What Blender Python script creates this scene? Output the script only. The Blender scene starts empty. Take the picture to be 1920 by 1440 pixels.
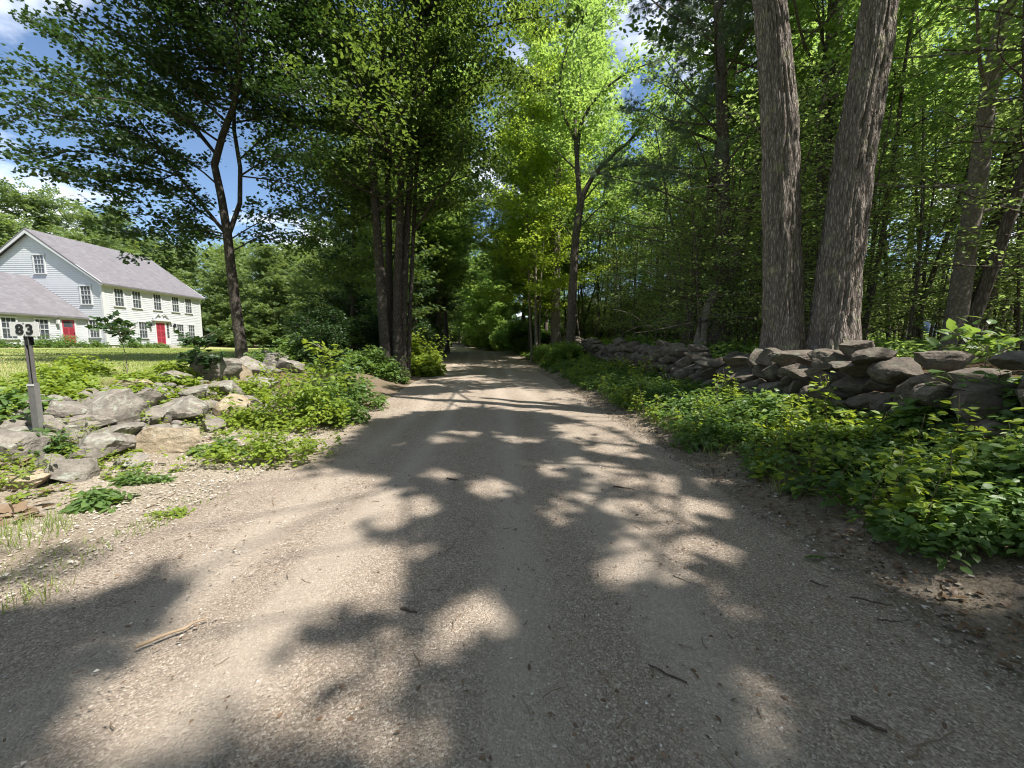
import bpy, math, random
import numpy as np
from mathutils import Vector, Matrix

SC = bpy.context.scene
COL = SC.collection
R = math.radians
rng = np.random.default_rng(11)
random.seed(11)
SUN = np.array([0.45, -0.24, 0.86]); SUN /= np.linalg.norm(SUN)
CAMH = 1.55; PITCH = R(5.7); F = 721.0
cp, sp = math.cos(PITCH), math.sin(PITCH)

# ------------------------------------------------------------------ maths
def ray(px, py):
    x = (px - 960) / F; y = (720 - py) / F
    return np.array([x, cp + y * sp, -sp + y * cp])
def at(px, py, Y):
    d = ray(px, py); t = Y / d[1]
    return np.array([d[0] * t, Y, CAMH + d[2] * t])
def to_px(P):
    P = np.asarray(P, float)
    z = P[..., 2] - CAMH
    dep = P[..., 1] * cp - z * sp
    up = P[..., 1] * sp + z * cp
    ok = dep > 0.15
    dd = np.where(ok, dep, 1.0)
    return 960 + F * P[..., 0] / dd, 720 - F * up / dd, ok

def _hash(ix, iy, iz, seed):
    h = (ix.astype(np.int64) * 374761393 + iy.astype(np.int64) * 668265263 + iz.astype(np.int64) * 1274126177 + seed * 974711) & 0xffffffff
    h = ((h ^ (h >> 13)) * 1274126177) & 0xffffffff
    h = (h ^ (h >> 16)) & 0xffffffff
    return h / 4294967295.0
def vnoise(p, seed=0):
    p = np.asarray(p, float); i = np.floor(p).astype(np.int64); f = p - i; f = f * f * (3 - 2 * f)
    out = 0
    for a in (0, 1):
        wx = f[..., 0] if a else 1 - f[..., 0]
        for b in (0, 1):
            wy = f[..., 1] if b else 1 - f[..., 1]
            for c in (0, 1):
                wz = f[..., 2] if c else 1 - f[..., 2]
                out = out + wx * wy * wz * _hash(i[..., 0] + a, i[..., 1] + b, i[..., 2] + c, seed)
    return out
def fnoise(p, seed=0, oct=3):
    p = np.asarray(p, float); s = 0; a = 1; t = 0
    for o in range(oct):
        s = s + a * vnoise(p * (2 ** o), seed + o * 17); t += a; a *= .5
    return s / t
def n2(x, y, seed=0, oct=3):
    x = np.asarray(x, float); y = np.asarray(y, float)
    return fnoise(np.stack([x, y, x * 0 + .37], -1), seed, oct)

def _smooth_interp(xs, ys, width):
    g = np.arange(-60, 420, .5); v = np.interp(g, xs, ys)
    k = max(1, int(width / .5)); w = np.hanning(k + 2)[1:-1]; w /= w.sum()
    pad = np.concatenate([np.full(k, v[0]), v, np.full(k, v[-1])])
    v2 = np.convolve(pad, w, 'same')[k:-k]
    return lambda y: np.interp(y, g, v2)
XC = _smooth_interp([-60, 5, 8, 16, 25, 36, 60, 80, 120, 400], [-.3, -.33, -.45, -1.1, -1.9, -3.0, -6.3, -11.5, -24, -110], 8)
HR = _smooth_interp([-60, 8, 16, 25, 36, 42, 54, 62, 75, 90, 120, 400], [0, 0, .15, .46, .86, .92, .5, .45, .8, 1.3, 2.4, 8], 5)
def XWR(y): return 4.4 - .02 * np.clip(y, -20, 60) + np.clip(np.asarray(y, float) - 40, 0, 200) * -.09   # right wall line
def H(x, y):
    x = np.asarray(x, float); y = np.asarray(y, float)
    xc = XC(y); xe = xc + 2.9; xl = xc - 3.1; xw = XWR(y); hr = HR(y)
    v = (x - xe) / (xw - xe)
    hr_r = np.where(v <= 1, np.interp(v, [0, .15, .7, 1], [0, .06, .42, .6]), 0)
    s2 = x - xw
    hr_r = np.where(v > 1, np.interp(s2, [0, .5, 1.0, 8, 40, 400], [.6, .85, 1.02, 1.2, 1.9, 6]), hr_r)
    s = xl - x
    hn = np.interp(s, [0, .8, 2.0, 2.6, 3.2, 4.0, 6, 30, 400], [0, .04, .17, .38, .72, .92, 1.0, 1.42, 5])
    hf = np.interp(s, [0, .3, 1.2, 2.5, 6, 30, 400], [0, .1, .42, .7, .95, 1.42, 5])
    w = np.clip((y - 8.5) / 4, 0, 1); w = w * w * (3 - 2 * w)
    hl = hn * (1 - w) + hf * w
    side = np.where(x > xe, hr_r, np.where(x < xl, hl, 0))
    fade = np.where(x < xl, np.clip(1 - s / 18, 0, 1), 1)
    b = .04 * (n2(x * .8, y * .8, 3) - .5) * np.where((x > xe) | (x < xl), np.clip(np.abs(x - xc) - 3, 0, 1), 0)
    hill = np.clip(np.hypot(x, y) - 110, 0, 400) * .03
    return side + hr * fade + b + hill
def hgt(x, y): return float(H(np.array(x), np.array(y)))
def at_ground(px, py, lift=0.0):
    d = ray(px, py); ts = np.concatenate([np.arange(.5, 12, .01), np.arange(12, 90, .05)])
    P = np.array([0, 0, CAMH]) + ts[:, None] * d
    below = P[:, 2] < H(P[:, 0], P[:, 1]) + lift
    if not below.any(): return None
    return P[np.argmax(below)]

# ------------------------------------------------------------------ where the photograph's sun flecks fall on the road
def inpoly(x, y, poly):
    n = len(poly); c = np.zeros(x.shape, bool); j = n - 1
    for i in range(n):
        xi, yi = poly[i]; xj, yj = poly[j]
        hit = ((yi > y) != (yj > y)) & (x < (xj - xi) * (y - yi) / (yj - yi + 1e-9) + xi)
        c ^= hit; j = i
    return c
POLYS = [
 [(-900, 760), (0, 740), (400, 690), (560, 680), (690, 775), (655, 820), (570, 870), (520, 900), (470, 930), (400, 985), (385, 1045), (300, 1050), (215, 1020), (150, 1010), (60, 1040), (-900, 1060)],
 [(-900, 1110), (0, 1110), (130, 1080), (215, 1045), (310, 1065), (0, 1150), (-900, 1250)],
 [(560, 885), (650, 888), (715, 893), (730, 930), (690, 950), (620, 985), (540, 1000), (430, 990), (470, 935)],
 [(400, 1000), (470, 1040), (540, 1060), (600, 1058), (690, 1030), (790, 1012), (792, 1045), (700, 1100), (690, 1130), (610, 1165), (520, 1215), (460, 1290), (440, 1340), (330, 1450), (60, 1450), (170, 1310), (270, 1210), (390, 1140), (390, 1060)],
 [(600, 1000), (700, 985), (640, 1020), (560, 1040)],
 [(1660, 1080), (1760, 1095), (1930, 1150), (1930, 1200), (1800, 1168), (1700, 1110)],
 [(960, 725), (1080, 735), (1150, 770), (1240, 800), (1200, 815), (1060, 780), (980, 770), (850, 760), (820, 745)],
 [(690, 745), (860, 735), (800, 765), (700, 790)],
 [(1300, 865), (1350, 880), (1400, 905), (1330, 905), (1290, 880)],
 [(1160, 935), (1260, 935), (1340, 940), (1375, 970), (1290, 975), (1190, 965)],
 [(1150, 995), (1250, 990), (1350, 1010), (1370, 1045), (1290, 1040), (1170, 1030)],
 [(1110, 1045), (1200, 1030), (1260, 1070), (1200, 1100), (1130, 1090)],
 [(1210, 1035), (1300, 1050), (1290, 1080), (1230, 1085)],
 [(1345, 1310), (1400, 1270), (1460, 1255), (1510, 1300), (1490, 1350), (1420, 1370), (1350, 1340)],
 [(1400, 1370), (1470, 1365), (1520, 1440), (1430, 1450)],
 [(1600, 1330), (1680, 1345), (1740, 1400), (1760, 1450), (1690, 1420)],
 [(880, 1160), (905, 1100), (940, 1105), (945, 1140), (970, 1160), (960, 1200), (920, 1210)],
 [(720, 1215), (790, 1185), (870, 1185), (850, 1240), (760, 1265), (700, 1250)],
 [(520, 1300), (570, 1280), (610, 1310), (590, 1370), (520, 1380)],
 [(640, 1400), (720, 1370), (820, 1390), (900, 1440), (640, 1450)],
]
ELL = [(762, 955, 44, 20), (918, 916, 30, 15), (1036, 967, 28, 14), (850, 820, 34, 9), (970, 828, 26, 7), (1080, 818, 20, 6), (820, 893, 30, 7), (1075, 930, 22, 8), (1150, 845, 40, 6), (1060, 800, 25, 5), (1180, 860, 25, 7), (1130, 880, 18, 6), (1220, 905, 35, 8), (740, 1122, 30, 12), (1400, 1120, 40, 14)]
def lit(x, y):
    z = np.where((x > XC(y) - 3.1) & (x < XC(y) + 2.9), HR(y), H(x, y))
    px, py, ok = to_px(np.stack([x, y, z], -1))
    wob = 26 * (n2(x * 3.2, y * 3.2, 31, 2) - .5)
    px2 = px + wob * np.clip((py - 650) / 200, .15, 1.4); py2 = py + .6 * wob * np.clip((py - 650) / 200, .1, 1.2)
    L = np.zeros(x.shape, bool)
    for p in POLYS: L |= inpoly(px2, py2, p)
    for a, b, c, d in ELL: L |= ((px2 - a) / c) ** 2 + ((py2 - b) / d) ** 2 < 1.5
    L &= ok
    L |= (y > 3.6) & (y <= 9.2) & (n2(x * 2.3 + 1, y * 1.3, 171, 2) > .72) & (x > XC(y) - 1.6)
    # beyond nine metres: irregular flecks
    far = n2(x * 1.2 + 5, y * 1.5, 77, 3)
    L = np.where(y > 9.0, L | (far > .535), L)
    left = (x < XC(y) - 3.4) & (y < 15) & (y > 2.5)
    L |= left & (py2 < 1000)
    bank = (x > XC(y) + 2.9) & (y > 2.0) & (y < 40)
    L = np.where(bank, n2(x * 1.3, y * 1.0, 55, 2) > .46, L)
    return L

# ------------------------------------------------------------------ meshes
class MB:
    def __init__(s): s.v = []; s.f = {3: [], 4: []}; s.t = []; s.n = 0; s.m = {3: [], 4: []}
    def add(s, v, f, tint=0.5, mat=0):
        v = np.asarray(v, np.float32).reshape(-1, 3); f = np.asarray(f, np.int64)
        if len(v) == 0 or len(f) == 0: return
        s.v.append(v); s.f[f.shape[1]].append(f + s.n); s.n += len(v)
        s.m[f.shape[1]].append(np.full(len(f), mat, np.int32))
        s.t.append(np.broadcast_to(np.asarray(tint, np.float32), (len(v),)).copy())
    def box(s, x0, x1, y0, y1, z0, z1, tint=.5, mat=0):
        v = [(x, y, z) for x in (x0, x1) for y in (y0, y1) for z in (z0, z1)]
        s.add(v, [(0, 1, 3, 2), (4, 6, 7, 5), (0, 4, 5, 1), (2, 3, 7, 6), (0, 2, 6, 4), (1, 5, 7, 3)], tint, mat)
    def build(s, name, mat, parent=None, smooth=False, loc=None):
        me = bpy.data.meshes.new(name)
        o0 = np.zeros(3) if loc is None else np.asarray(loc, float)
        if parent is not None: o0 = np.array(parent['_org'])
        v = np.concatenate(s.v) - o0.astype(np.float32)
        loops = []; starts = []; mi = []; c = 0
        for k in (3, 4):
            if s.f[k]:
                ff = np.concatenate(s.f[k]); loops.append(ff.ravel()); starts.append(c + np.arange(len(ff)) * k); c += len(ff) * k
                mi.append(np.concatenate(s.m[k]))
        L = np.concatenate(loops).astype(np.int32); S = np.concatenate(starts).astype(np.int32)
        me.vertices.add(len(v)); me.vertices.foreach_set('co', v.ravel())
        me.loops.add(len(L)); me.loops.foreach_set('vertex_index', L)
        me.polygons.add(len(S)); me.polygons.foreach_set('loop_start', S)
        me.polygons.foreach_set('material_index', np.concatenate(mi))
        me.update(calc_edges=True)
        me.polygons.foreach_set('use_smooth', np.full(len(S), bool(smooth)))
        a = me.attributes.new('tint', 'FLOAT', 'POINT'); a.data.foreach_set('value', np.concatenate(s.t))
        for m_ in (mat if isinstance(mat, (list, tuple)) else [mat]): me.materials.append(m_)
        o = bpy.data.objects.new(name, me); COL.objects.link(o)
        if parent is not None:
            o.parent = parent
            o['_org'] = list(o0)
        elif loc is not None: o.location = loc
        return o
def tag(o, label, cat, group=None, kind=None):
    if label: o['label'] = label
    if cat: o['category'] = cat
    if group: o['group'] = group
    if kind: o['kind'] = kind
    return o
def thing(name, label, cat, loc=(0, 0, 0), group=None):
    o = bpy.data.objects.new(name, None); COL.objects.link(o); o.location = [float(a) for a in loc]
    o.empty_display_size = .2; o['_org'] = [float(a) for a in loc]
    return tag(o, label, cat, group)
KIDS = {}
def copy_tree(o, loc, rz, sc, label=None, group=None, tilt=0.0):
    c = o.copy(); COL.objects.link(c)
    c.location = loc; c.rotation_euler = (tilt, 0, rz); c.scale = (sc[0], sc[0], sc[1]) if isinstance(sc, tuple) else (sc, sc, sc)
    if label: c['label'] = label
    if group: c['group'] = group
    if o.name not in KIDS: KIDS[o.name] = [x for x in o.children]
    for k in KIDS[o.name]:
        d = k.copy(); COL.objects.link(d); d.parent = c
    return c

def tubes(A, Rr, sides=6, mb=None, tint=.5, disp=None):
    """A (N,n,3) centre lines, Rr (N,n) radii"""
    A = np.asarray(A, float); Rr = np.asarray(Rr, float)
    if A.ndim == 2: A = A[None]; Rr = Rr[None]
    N, n, _ = A.shape
    T = np.gradient(A, axis=1); T /= np.linalg.norm(T, axis=2, keepdims=True) + 1e-9
    ov = A[:, -1] - A[:, 0]; ov /= np.linalg.norm(ov, axis=1, keepdims=True) + 1e-9
    ref = np.where(np.abs(ov[:, 2:3]) > .75, np.array([[1., 0, 0]]), np.array([[0, 0, 1.]]))[:, None, :]
    U = np.cross(T, np.broadcast_to(ref, T.shape)); U /= np.linalg.norm(U, axis=2, keepdims=True) + 1e-9
    V = np.cross(T, U)
    th = np.arange(sides) / sides * 2 * np.pi
    ring = np.cos(th)[None, None, :, None] * U[:, :, None] + np.sin(th)[None, None, :, None] * V[:, :, None]
    rad = Rr[:, :, None] * np.ones(sides)
    if disp is not None: rad = rad + disp(np.broadcast_to(th, rad.shape), A[:, :, None, 2] + 0 * rad, rad)
    P = A[:, :, None] + ring * rad[..., None]
    i = np.arange(n - 1)[:, None]; j = np.arange(sides)[None]
    q = np.stack([i * sides + j, i * sides + (j + 1) % sides, (i + 1) * sides + (j + 1) % sides, (i + 1) * sides + j], -1).reshape(-1, 4)
    q = (q[None] + (np.arange(N) * n * sides)[:, None, None]).reshape(-1, 4)
    mb.add(P.reshape(-1, 3), q, tint)

def norm(a): return a / (np.linalg.norm(a, axis=-1, keepdims=True) + 1e-9)
def curve(start, d, L, n=6, up=0., wob=.15, g=None):
    g = g or rng; d = norm(np.array(d, float)); p = np.array(start, float); out = [p.copy()]
    for i in range(n):
        d = norm(d + np.array([0, 0, up / n]) + g.normal(0, wob, 3) * np.array([1, 1, .6]))
        p = p + d * L / n; out.append(p.copy())
    return np.array(out)
def resample(path, n):
    path = np.asarray(path, float); s = np.concatenate([[0], np.cumsum(np.linalg.norm(np.diff(path, axis=0), axis=1))])
    t = np.linspace(0, s[-1], n)
    # smooth (catmull-like through cubic hermite)
    m = np.gradient(path, s, axis=0) if len(path) > 2 else np.repeat((path[1:] - path[:1]) / s[-1], 2, 0)
    k = np.clip(np.searchsorted(s, t, 'right') - 1, 0, len(s) - 2)
    h = (s[k + 1] - s[k])[:, None]; u = ((t - s[k]) / (s[k + 1] - s[k]))[:, None]
    return (2*u**3-3*u**2+1)*path[k] + (u**3-2*u**2+u)*h*m[k] + (-2*u**3+3*u**2)*path[k+1] + (u**3-u**2)*h*m[k+1]

# leaf templates: (u along, v across, w normal)
def T_oval():
    v = np.array([(0, 0, 0), (.3, .27, .07), (.68, .24, .06), (1, 0, -.06), (.3, -.27, .07), (.68, -.24, .06)])
    return v, np.array([(0, 1, 2, 3), (0, 3, 5, 4)])
def T_ovate():
    v = np.array([(0, 0, 0), (.35, 0, .02), (.7, 0, -.01), (1, 0, -.1), (.28, .27, .06), (.66, .22, .02), (.28, -.27, .06), (.66, -.22, .02)])
    return v, np.array([(0, 4, 1), (1, 4, 5), (1, 5, 2), (2, 5, 3), (0, 1, 6), (1, 7, 6), (1, 2, 7), (2, 3, 7)])
def T_maple():
    o = [(0, 0), (.12, .2), (.08, .42), (.34, .34), (.5, .56), (.6, .26), (1.0, 0), (.6, -.26), (.5, -.56), (.34, -.34), (.08, -.42), (.12, -.2)]
    v = np.array([(.36, 0, .05)] + [(a, b, -.16 * b * b - .1 * max(0, a - .4)) for a, b in o])
    k = len(o); return v, np.array([(0, 1 + i, 1 + (i + 1) % k) for i in range(k)])
def T_spray():
    # small twig end: five leaves, flat, for trees farther off
    vs = []; fs = []
    for a, off, s in ((0, .3, .62), (.9, .12, .55), (-.9, .12, .55), (2.0, .05, .42), (-2.0, .05, .42)):
        ca, sa = math.cos(a), math.sin(a); b = len(vs)
        for u, v in ((0, 0), (.45, .28), (1, 0), (.45, -.28)):
            x = off + s * (u * ca - v * sa); y = s * (u * sa + v * ca)
            vs.append((x, y, -.15 * abs(y) + .06 * math.sin(7 * x + 3 * a)))
        fs.append((b, b + 1, b + 2, b + 3))
    return np.array(vs), np.array(fs)
def T_needles():
    vs = []; fs = []; g = np.random.default_rng(3)
    for i in range(9):
        a = i / 9 * 6.28; el = .35 + .5 * g.random(); d = np.array([math.cos(el), math.sin(el) * math.cos(a), math.sin(el) * math.sin(a)])
        sdv = norm(np.cross(d, g.normal(size=3))) * .035; b = len(vs); o = np.array([.25 * g.random(), 0, 0])
        vs += [o - sdv, o + sdv, o + d]; fs.append((b, b + 1, b + 2))
    return np.array(vs), np.array(fs)
TPL = {'oval': T_oval(), 'ovate': T_ovate(), 'maple': T_maple(), 'spray': T_spray(), 'needles': T_needles()}
def leaves(mb, P, D, N, S, tpl, tint):
    tv, tf = TPL[tpl]; n = len(P)
    if n == 0: return
    D = norm(D); N = norm(N - (N * D).sum(1, keepdims=True) * D); B = np.cross(N, D)
    V = P[:, None] + S[:, None, None] * (tv[None, :, 0:1] * D[:, None] + tv[None, :, 1:2] * B[:, None] + tv[None, :, 2:3] * N[:, None])
    K = len(tv); f = (tf[None] + (np.arange(n) * K)[:, None, None]).reshape(-1, tf.shape[1])
    mb.add(V.reshape(-1, 3), f, np.repeat(tint, K))

class Grow:
    """trunk, limbs and twigs as one wood mesh; leaves along the twigs as the crown"""
    def __init__(s, seed): s.g = np.random.default_rng(seed); s.w = MB(); s.subs = []; s.cnt = []; s.spr = []; s.dead = MB()
    def trunk(s, path, r0, r1, n=24, sides=10, flare=.3, disp=None, pw=1.0):
        p = resample(path, n); t = np.linspace(0, 1, n)
        h = p[:, 2] - p[0, 2]
        r = (r0 + (r1 - r0) * t ** pw) * (1 + flare * np.exp(-h / .35))
        tubes(p, r, sides, s.w, disp=disp); s.tp = p; s.tr = r
        return p
    def limb(s, path, r0, r1=.012, nsub=8, sublen=1.2, nleaf=25, spread=.16, s0=.2, droop=-.1, sides=6, taper=.5, flat=.35):
        g = s.g; p = resample(path, 10); L = np.linalg.norm(np.diff(p, axis=0), axis=1).sum()
        tubes(p, np.linspace(r0, r1, 10), sides, s.w)
        if nsub == 0: return p
        tt = np.linspace(s0, 1, nsub) + g.uniform(-.03, .03, nsub); tt = np.clip(tt, 0, 1)
        for k, t in enumerate(tt):
            i = min(8, int(t * 9)); f = t * 9 - i; pt = p[i] * (1 - f) + p[i + 1] * f; fw = norm(p[i + 1] - p[i])
            sd = norm(np.cross(fw, [0, 0, 1]) + 1e-6) * (1 if k % 2 else -1)
            d = norm(fw * g.uniform(.3, .9) + sd * g.uniform(.6, 1.1) + np.array([0, 0, g.normal(.08, flat)])) if t < .97 else fw
            l = sublen * (1 - taper * t) * g.uniform(.7, 1.25)
            q = curve(pt, d, l, 4, droop, .16, g)
            s.subs.append(q); s.cnt.append(max(1, int(nleaf * l / sublen + .5))); s.spr.append(spread)
        return p
    def auto(s, tp, n, t0, t1, lfun, efun, r0, az0=0., azr=None, nsub=8, sublen=1.2, nleaf=25, spread=.16, up=.5, wob=.12, droop=-.1, **k):
        g = s.g; m = len(tp)
        for i in range(n):
            t = t0 + (t1 - t0) * (i + g.uniform(.1, .9)) / n
            j = t * (m - 1); a = min(m - 2, int(j)); pt = tp[a] + (tp[a + 1] - tp[a]) * (j - a)
            az = az0 + 2.399 * i + g.normal(0, .3)
            if azr: az = g.uniform(*azr)
            u = (t - t0) / (t1 - t0 + 1e-9); L = lfun(u) * g.uniform(.75, 1.2); e = efun(u) + g.normal(0, .1)
            d = (math.cos(az) * math.cos(e), math.sin(az) * math.cos(e), math.sin(e))
            q = curve(pt, d, L, 6, up, wob, g)
            if getattr(s, 'prune', False) and (~sun_cull(resample(q, 12), None)).mean() > s.prune: continue
            s.limb(q, r0 * (1 - .6 * u), .01, max(2, int(nsub * (.5 + .5 * L / lfun(.3)))), sublen, nleaf, spread, droop=droop, **k)
    def finish(s, parent, bark, leafmat, tpl, size, tilt=.45, cull=None, smooth=True, twig=.008, keep=None, crown='crown', wood='trunk'):
        g = s.g
        if s.subs:
            Q = np.array(s.subs); n = Q.shape[1]
            if cull is not None:
                kq = cull(Q[:, 2], None) & cull(Q[:, -1], None); Q = Q[kq]; s.cnt = list(np.array(s.cnt)[kq]); s.spr = list(np.array(s.spr)[kq])
            tubes(Q, np.broadcast_to(np.linspace(twig, twig * .4, n), Q.shape[:2]), 3, s.w)
        s.w.build(wood, bark, parent, smooth)
        if not len(s.cnt): print('NOSUBS', parent.get('label')); return
        c = np.array(s.cnt, int); idx = np.repeat(np.arange(len(c)), c); m = len(idx)
        t = g.uniform(.12, 1.02, m) * (n - 1); a = np.minimum(t.astype(int), n - 2); f = (t - a)[:, None]
        P = Q[idx, a] * (1 - f) + Q[idx, a + 1] * f; fw = norm(Q[idx, a + 1] - Q[idx, a])
        sprd = np.array(s.spr)[idx][:, None]
        P = P + g.normal(0, 1, (m, 3)) * sprd * np.array([1, 1, .45])
        D = norm(fw * .7 + norm(g.normal(0, 1, (m, 3))) * np.array([1, 1, .35]) + np.array([0, 0, -.18]))
        N = norm(np.array([0, 0, 1.]) + g.normal(0, tilt, (m, 3)))
        S = g.uniform(size[0], size[1], m)
        ti = np.clip(.5 + .2 * g.normal(size=m) + .35 * (np.repeat(g.random(len(c)), c) - .5), 0, 1)
        k = np.ones(m, bool)
        if cull is not None: k &= cull(P, S)
        if keep is not None: k &= keep(P)
        mb = MB(); leaves(mb, P[k], D[k], N[k], S[k], tpl, ti[k])
        return mb.build(crown, leafmat, parent)
PLATE = np.array([-6.65, 5.2, 1.85])
def sun_cull(P, S):
    """leave gaps in the canopy above the road's sun flecks (and drop nothing else)"""
    c = P + norm(np.ones((1, 3))) * 0
    t = (P[:, 2] - .25) / SUN[2]
    gx = P[:, 0] - SUN[0] * t; gy = P[:, 1] - SUN[1] * t
    for _ in range(2):
        h = np.clip(H(gx, gy), 0, 1.4); t = (P[:, 2] - h) / SUN[2]; gx = P[:, 0] - SUN[0] * t; gy = P[:, 1] - SUN[1] * t
    L = lit(gx, gy)
    for dx, dy in ((.1, 0), (-.1, 0), (0, .1), (0, -.1)): L |= lit(gx + dx, gy + dy) & (gy < 9) & (gx < XC(gy) + 2.8)
    rel = P - PLATE; ax = (rel * SUN).sum(-1); L |= (np.linalg.norm(rel - ax[..., None] * SUN, axis=-1) < .42) & (ax > 0)   # the number plate hangs in a sunny gap
    return ~L
# ------------------------------------------------------------------ materials
class NT:
    def __init__(s, name):
        s.m = bpy.data.materials.new(name); s.m.use_nodes = True; s.t = s.m.node_tree; s.t.nodes.clear()
        s.out = s.t.nodes.new('ShaderNodeOutputMaterial')
    def n(s, typ, ins=None, **kw):
        nd = s.t.nodes.new('ShaderNode' + typ)
        for k, v in kw.items(): setattr(nd, k, v)
        for k, v in (ins or {}).items():
            if isinstance(v, bpy.types.NodeSocket): s.t.links.new(v, nd.inputs[k])
            else: nd.inputs[k].default_value = v
        return nd
    def ramp(s, fac, stops, interp='LINEAR'):
        nd = s.t.nodes.new('ShaderNodeValToRGB'); s.t.links.new(fac, nd.inputs[0]); cr = nd.color_ramp; cr.interpolation = interp
        while len(cr.elements) < len(stops): cr.elements.new(.5)
        for e, (p, c) in zip(cr.elements, stops): e.position = p; e.color = (*c, 1) if len(c) == 3 else c
        return nd.outputs[0]
    def mix(s, f, a, b, blend='MIX'):
        nd = s.t.nodes.new('ShaderNodeMix'); nd.data_type = 'RGBA'; nd.blend_type = blend
        for i, v in ((0, f), (6, a), (7, b)):
            if isinstance(v, bpy.types.NodeSocket): s.t.links.new(v, nd.inputs[i])
            else: nd.inputs[i].default_value = v if i == 0 else (*v, 1) if len(v) == 3 else v
        return nd.outputs[2]
    def math(s, op, a, b=0.0):
        nd = s.t.nodes.new('ShaderNodeMath'); nd.operation = op
        for i, v in ((0, a), (1, b)):
            if isinstance(v, bpy.types.NodeSocket): s.t.links.new(v, nd.inputs[i])
            else: nd.inputs[i].default_value = v
        return nd.outputs[0]
    def noise(s, vec, scale, detail=4, rough=.6, dist=0.):
        return s.n('TexNoise', {'Vector': vec, 'Scale': scale, 'Detail': detail, 'Roughness': rough, 'Distortion': dist}).outputs[0]
    def obj(s, scale=None):
        c = s.n('TexCoord').outputs['Object']
        if scale: c = s.n('Mapping', {'Vector': c, 'Scale': scale}).outputs[0]
        return c
    def attr(s, name='tint'): return s.n('Attribute', attribute_name=name).outputs['Fac']
    def bump(s, hs, dist=.01, strength=1.0, nrm=None):
        ins = {'Height': hs, 'Distance': dist, 'Strength': strength}
        if nrm: ins['Normal'] = nrm
        return s.n('Bump', ins).outputs[0]
    def bsdf(s, col, rough=.8, nrm=None, spec=.25, **kw):
        ins = {'Base Color': col if isinstance(col, bpy.types.NodeSocket) else (*col, 1), 'Roughness': rough, 'Specular IOR Level': spec}
        if nrm: ins['Normal'] = nrm
        ins.update(kw)
        b = s.n('BsdfPrincipled', ins); s.t.links.new(b.outputs[0], s.out.inputs[0]); return b

def mat_leaf(name, dark, light, trans, tf=.42, rough=.5, objrand=.25):
    t = NT(name); a = t.attr()
    oi = t.n('ObjectInfo').outputs['Random']
    f = t.math('ADD', t.math('MULTIPLY', a, 1 - objrand), t.math('MULTIPLY', oi, objrand))
    col = t.ramp(f, [(.05, dark), (.5, tuple((x + y) / 2 for x, y in zip(dark, light))), (.95, light)])
    tc = t.mix(f, tuple(c * .75 for c in trans), tuple(c * 1.15 for c in trans))
    b = t.n('BsdfPrincipled', {'Base Color': col, 'Roughness': rough, 'Specular IOR Level': .35})
    tr = t.n('BsdfTranslucent', {'Color': tc})
    mx = t.n('MixShader', {0: tf, 1: b.outputs[0], 2: tr.outputs[0]})
    t.t.links.new(mx.outputs[0], t.out.inputs[0]); return t.m
def mat_bark(name, c1, c2, lich=None, vs=(26, 26, 4.5), depth=.02, lf=.55):
    t = NT(name); o = t.obj()
    ms = t.n('Mapping', {'Vector': o, 'Scale': vs}).outputs[0]
    wv = t.n('TexVoronoi', {'Vector': t.n('VectorMath', {0: ms, 1: t.n('TexNoise', {'Vector': o, 'Scale': 9., 'Detail': 3}).outputs[1]}, operation='ADD').outputs[0], 'Scale': 1.0}, feature='DISTANCE_TO_EDGE').outputs[0]
    n1 = t.noise(ms, 1.7, 6, .65)
    hgt_ = t.math('ADD', t.math('MULTIPLY', t.math('MINIMUM', wv, .35), 1.6), t.math('MULTIPLY', n1, .7))
    col = t.ramp(hgt_, [(.2, tuple(c * .45 for c in c1)), (.5, c1), (.95, c2)])
    big = t.noise(o, 1.3, 4)
    col = t.mix(t.math('MULTIPLY', big, .5), col, tuple(c * .6 for c in c1))
    if lich:
        col = t.mix(t.ramp(t.noise(o, 3.1, 5, .7), [(lf, (0, 0, 0)), (lf + .1, (.7, .7, .7))]), col, lich)
    t.bsdf(col, .9, t.bump(hgt_, depth), .15); return t.m
def mat_stone(name, base, var, lich=(.33, .36, .3)):
    t = NT(name); o = t.obj(); oi = t.n('ObjectInfo').outputs['Random']; a = t.attr()
    f = t.math('ADD', t.math('MULTIPLY', a, .6), t.math('MULTIPLY', oi, .4))
    b0 = t.mix(f, base, var)
    n1 = t.noise(o, 7, 6, .65); n2_ = t.noise(o, 38, 4, .7)
    c = t.mix(t.ramp(n1, [(.35, (.15, .15, .15)), (.7, (.9, .9, .9))]), tuple(x * .55 for x in base), b0)
    c = t.mix(t.ramp(n2_, [(.5, (0, 0, 0)), (.75, (.5, .5, .5))]), c, tuple(x * .35 for x in base))
    c = t.mix(t.ramp(t.noise(o, 4.3, 6, .72, .6), [(.55, (0, 0, 0)), (.62, (.6, .6, .6))]), c, lich)
    h = t.math('ADD', n1, t.math('MULTIPLY', n2_, .35))
    t.bsdf(c, .92, t.bump(h, .03), .2); return t.m
def mat_plain(name, col, rough=.6, noise=.15, nscale=12., bump=0., spec=.3, metal=0.):
    t = NT(name); o = t.obj(); n = t.noise(o, nscale, 5)
    c = t.mix(n, tuple(x * (1 - noise) for x in col), tuple(min(1, x * (1 + noise)) for x in col))
    t.bsdf(c, rough, t.bump(n, bump) if bump else None, spec, Metallic=metal); return t.m

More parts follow.
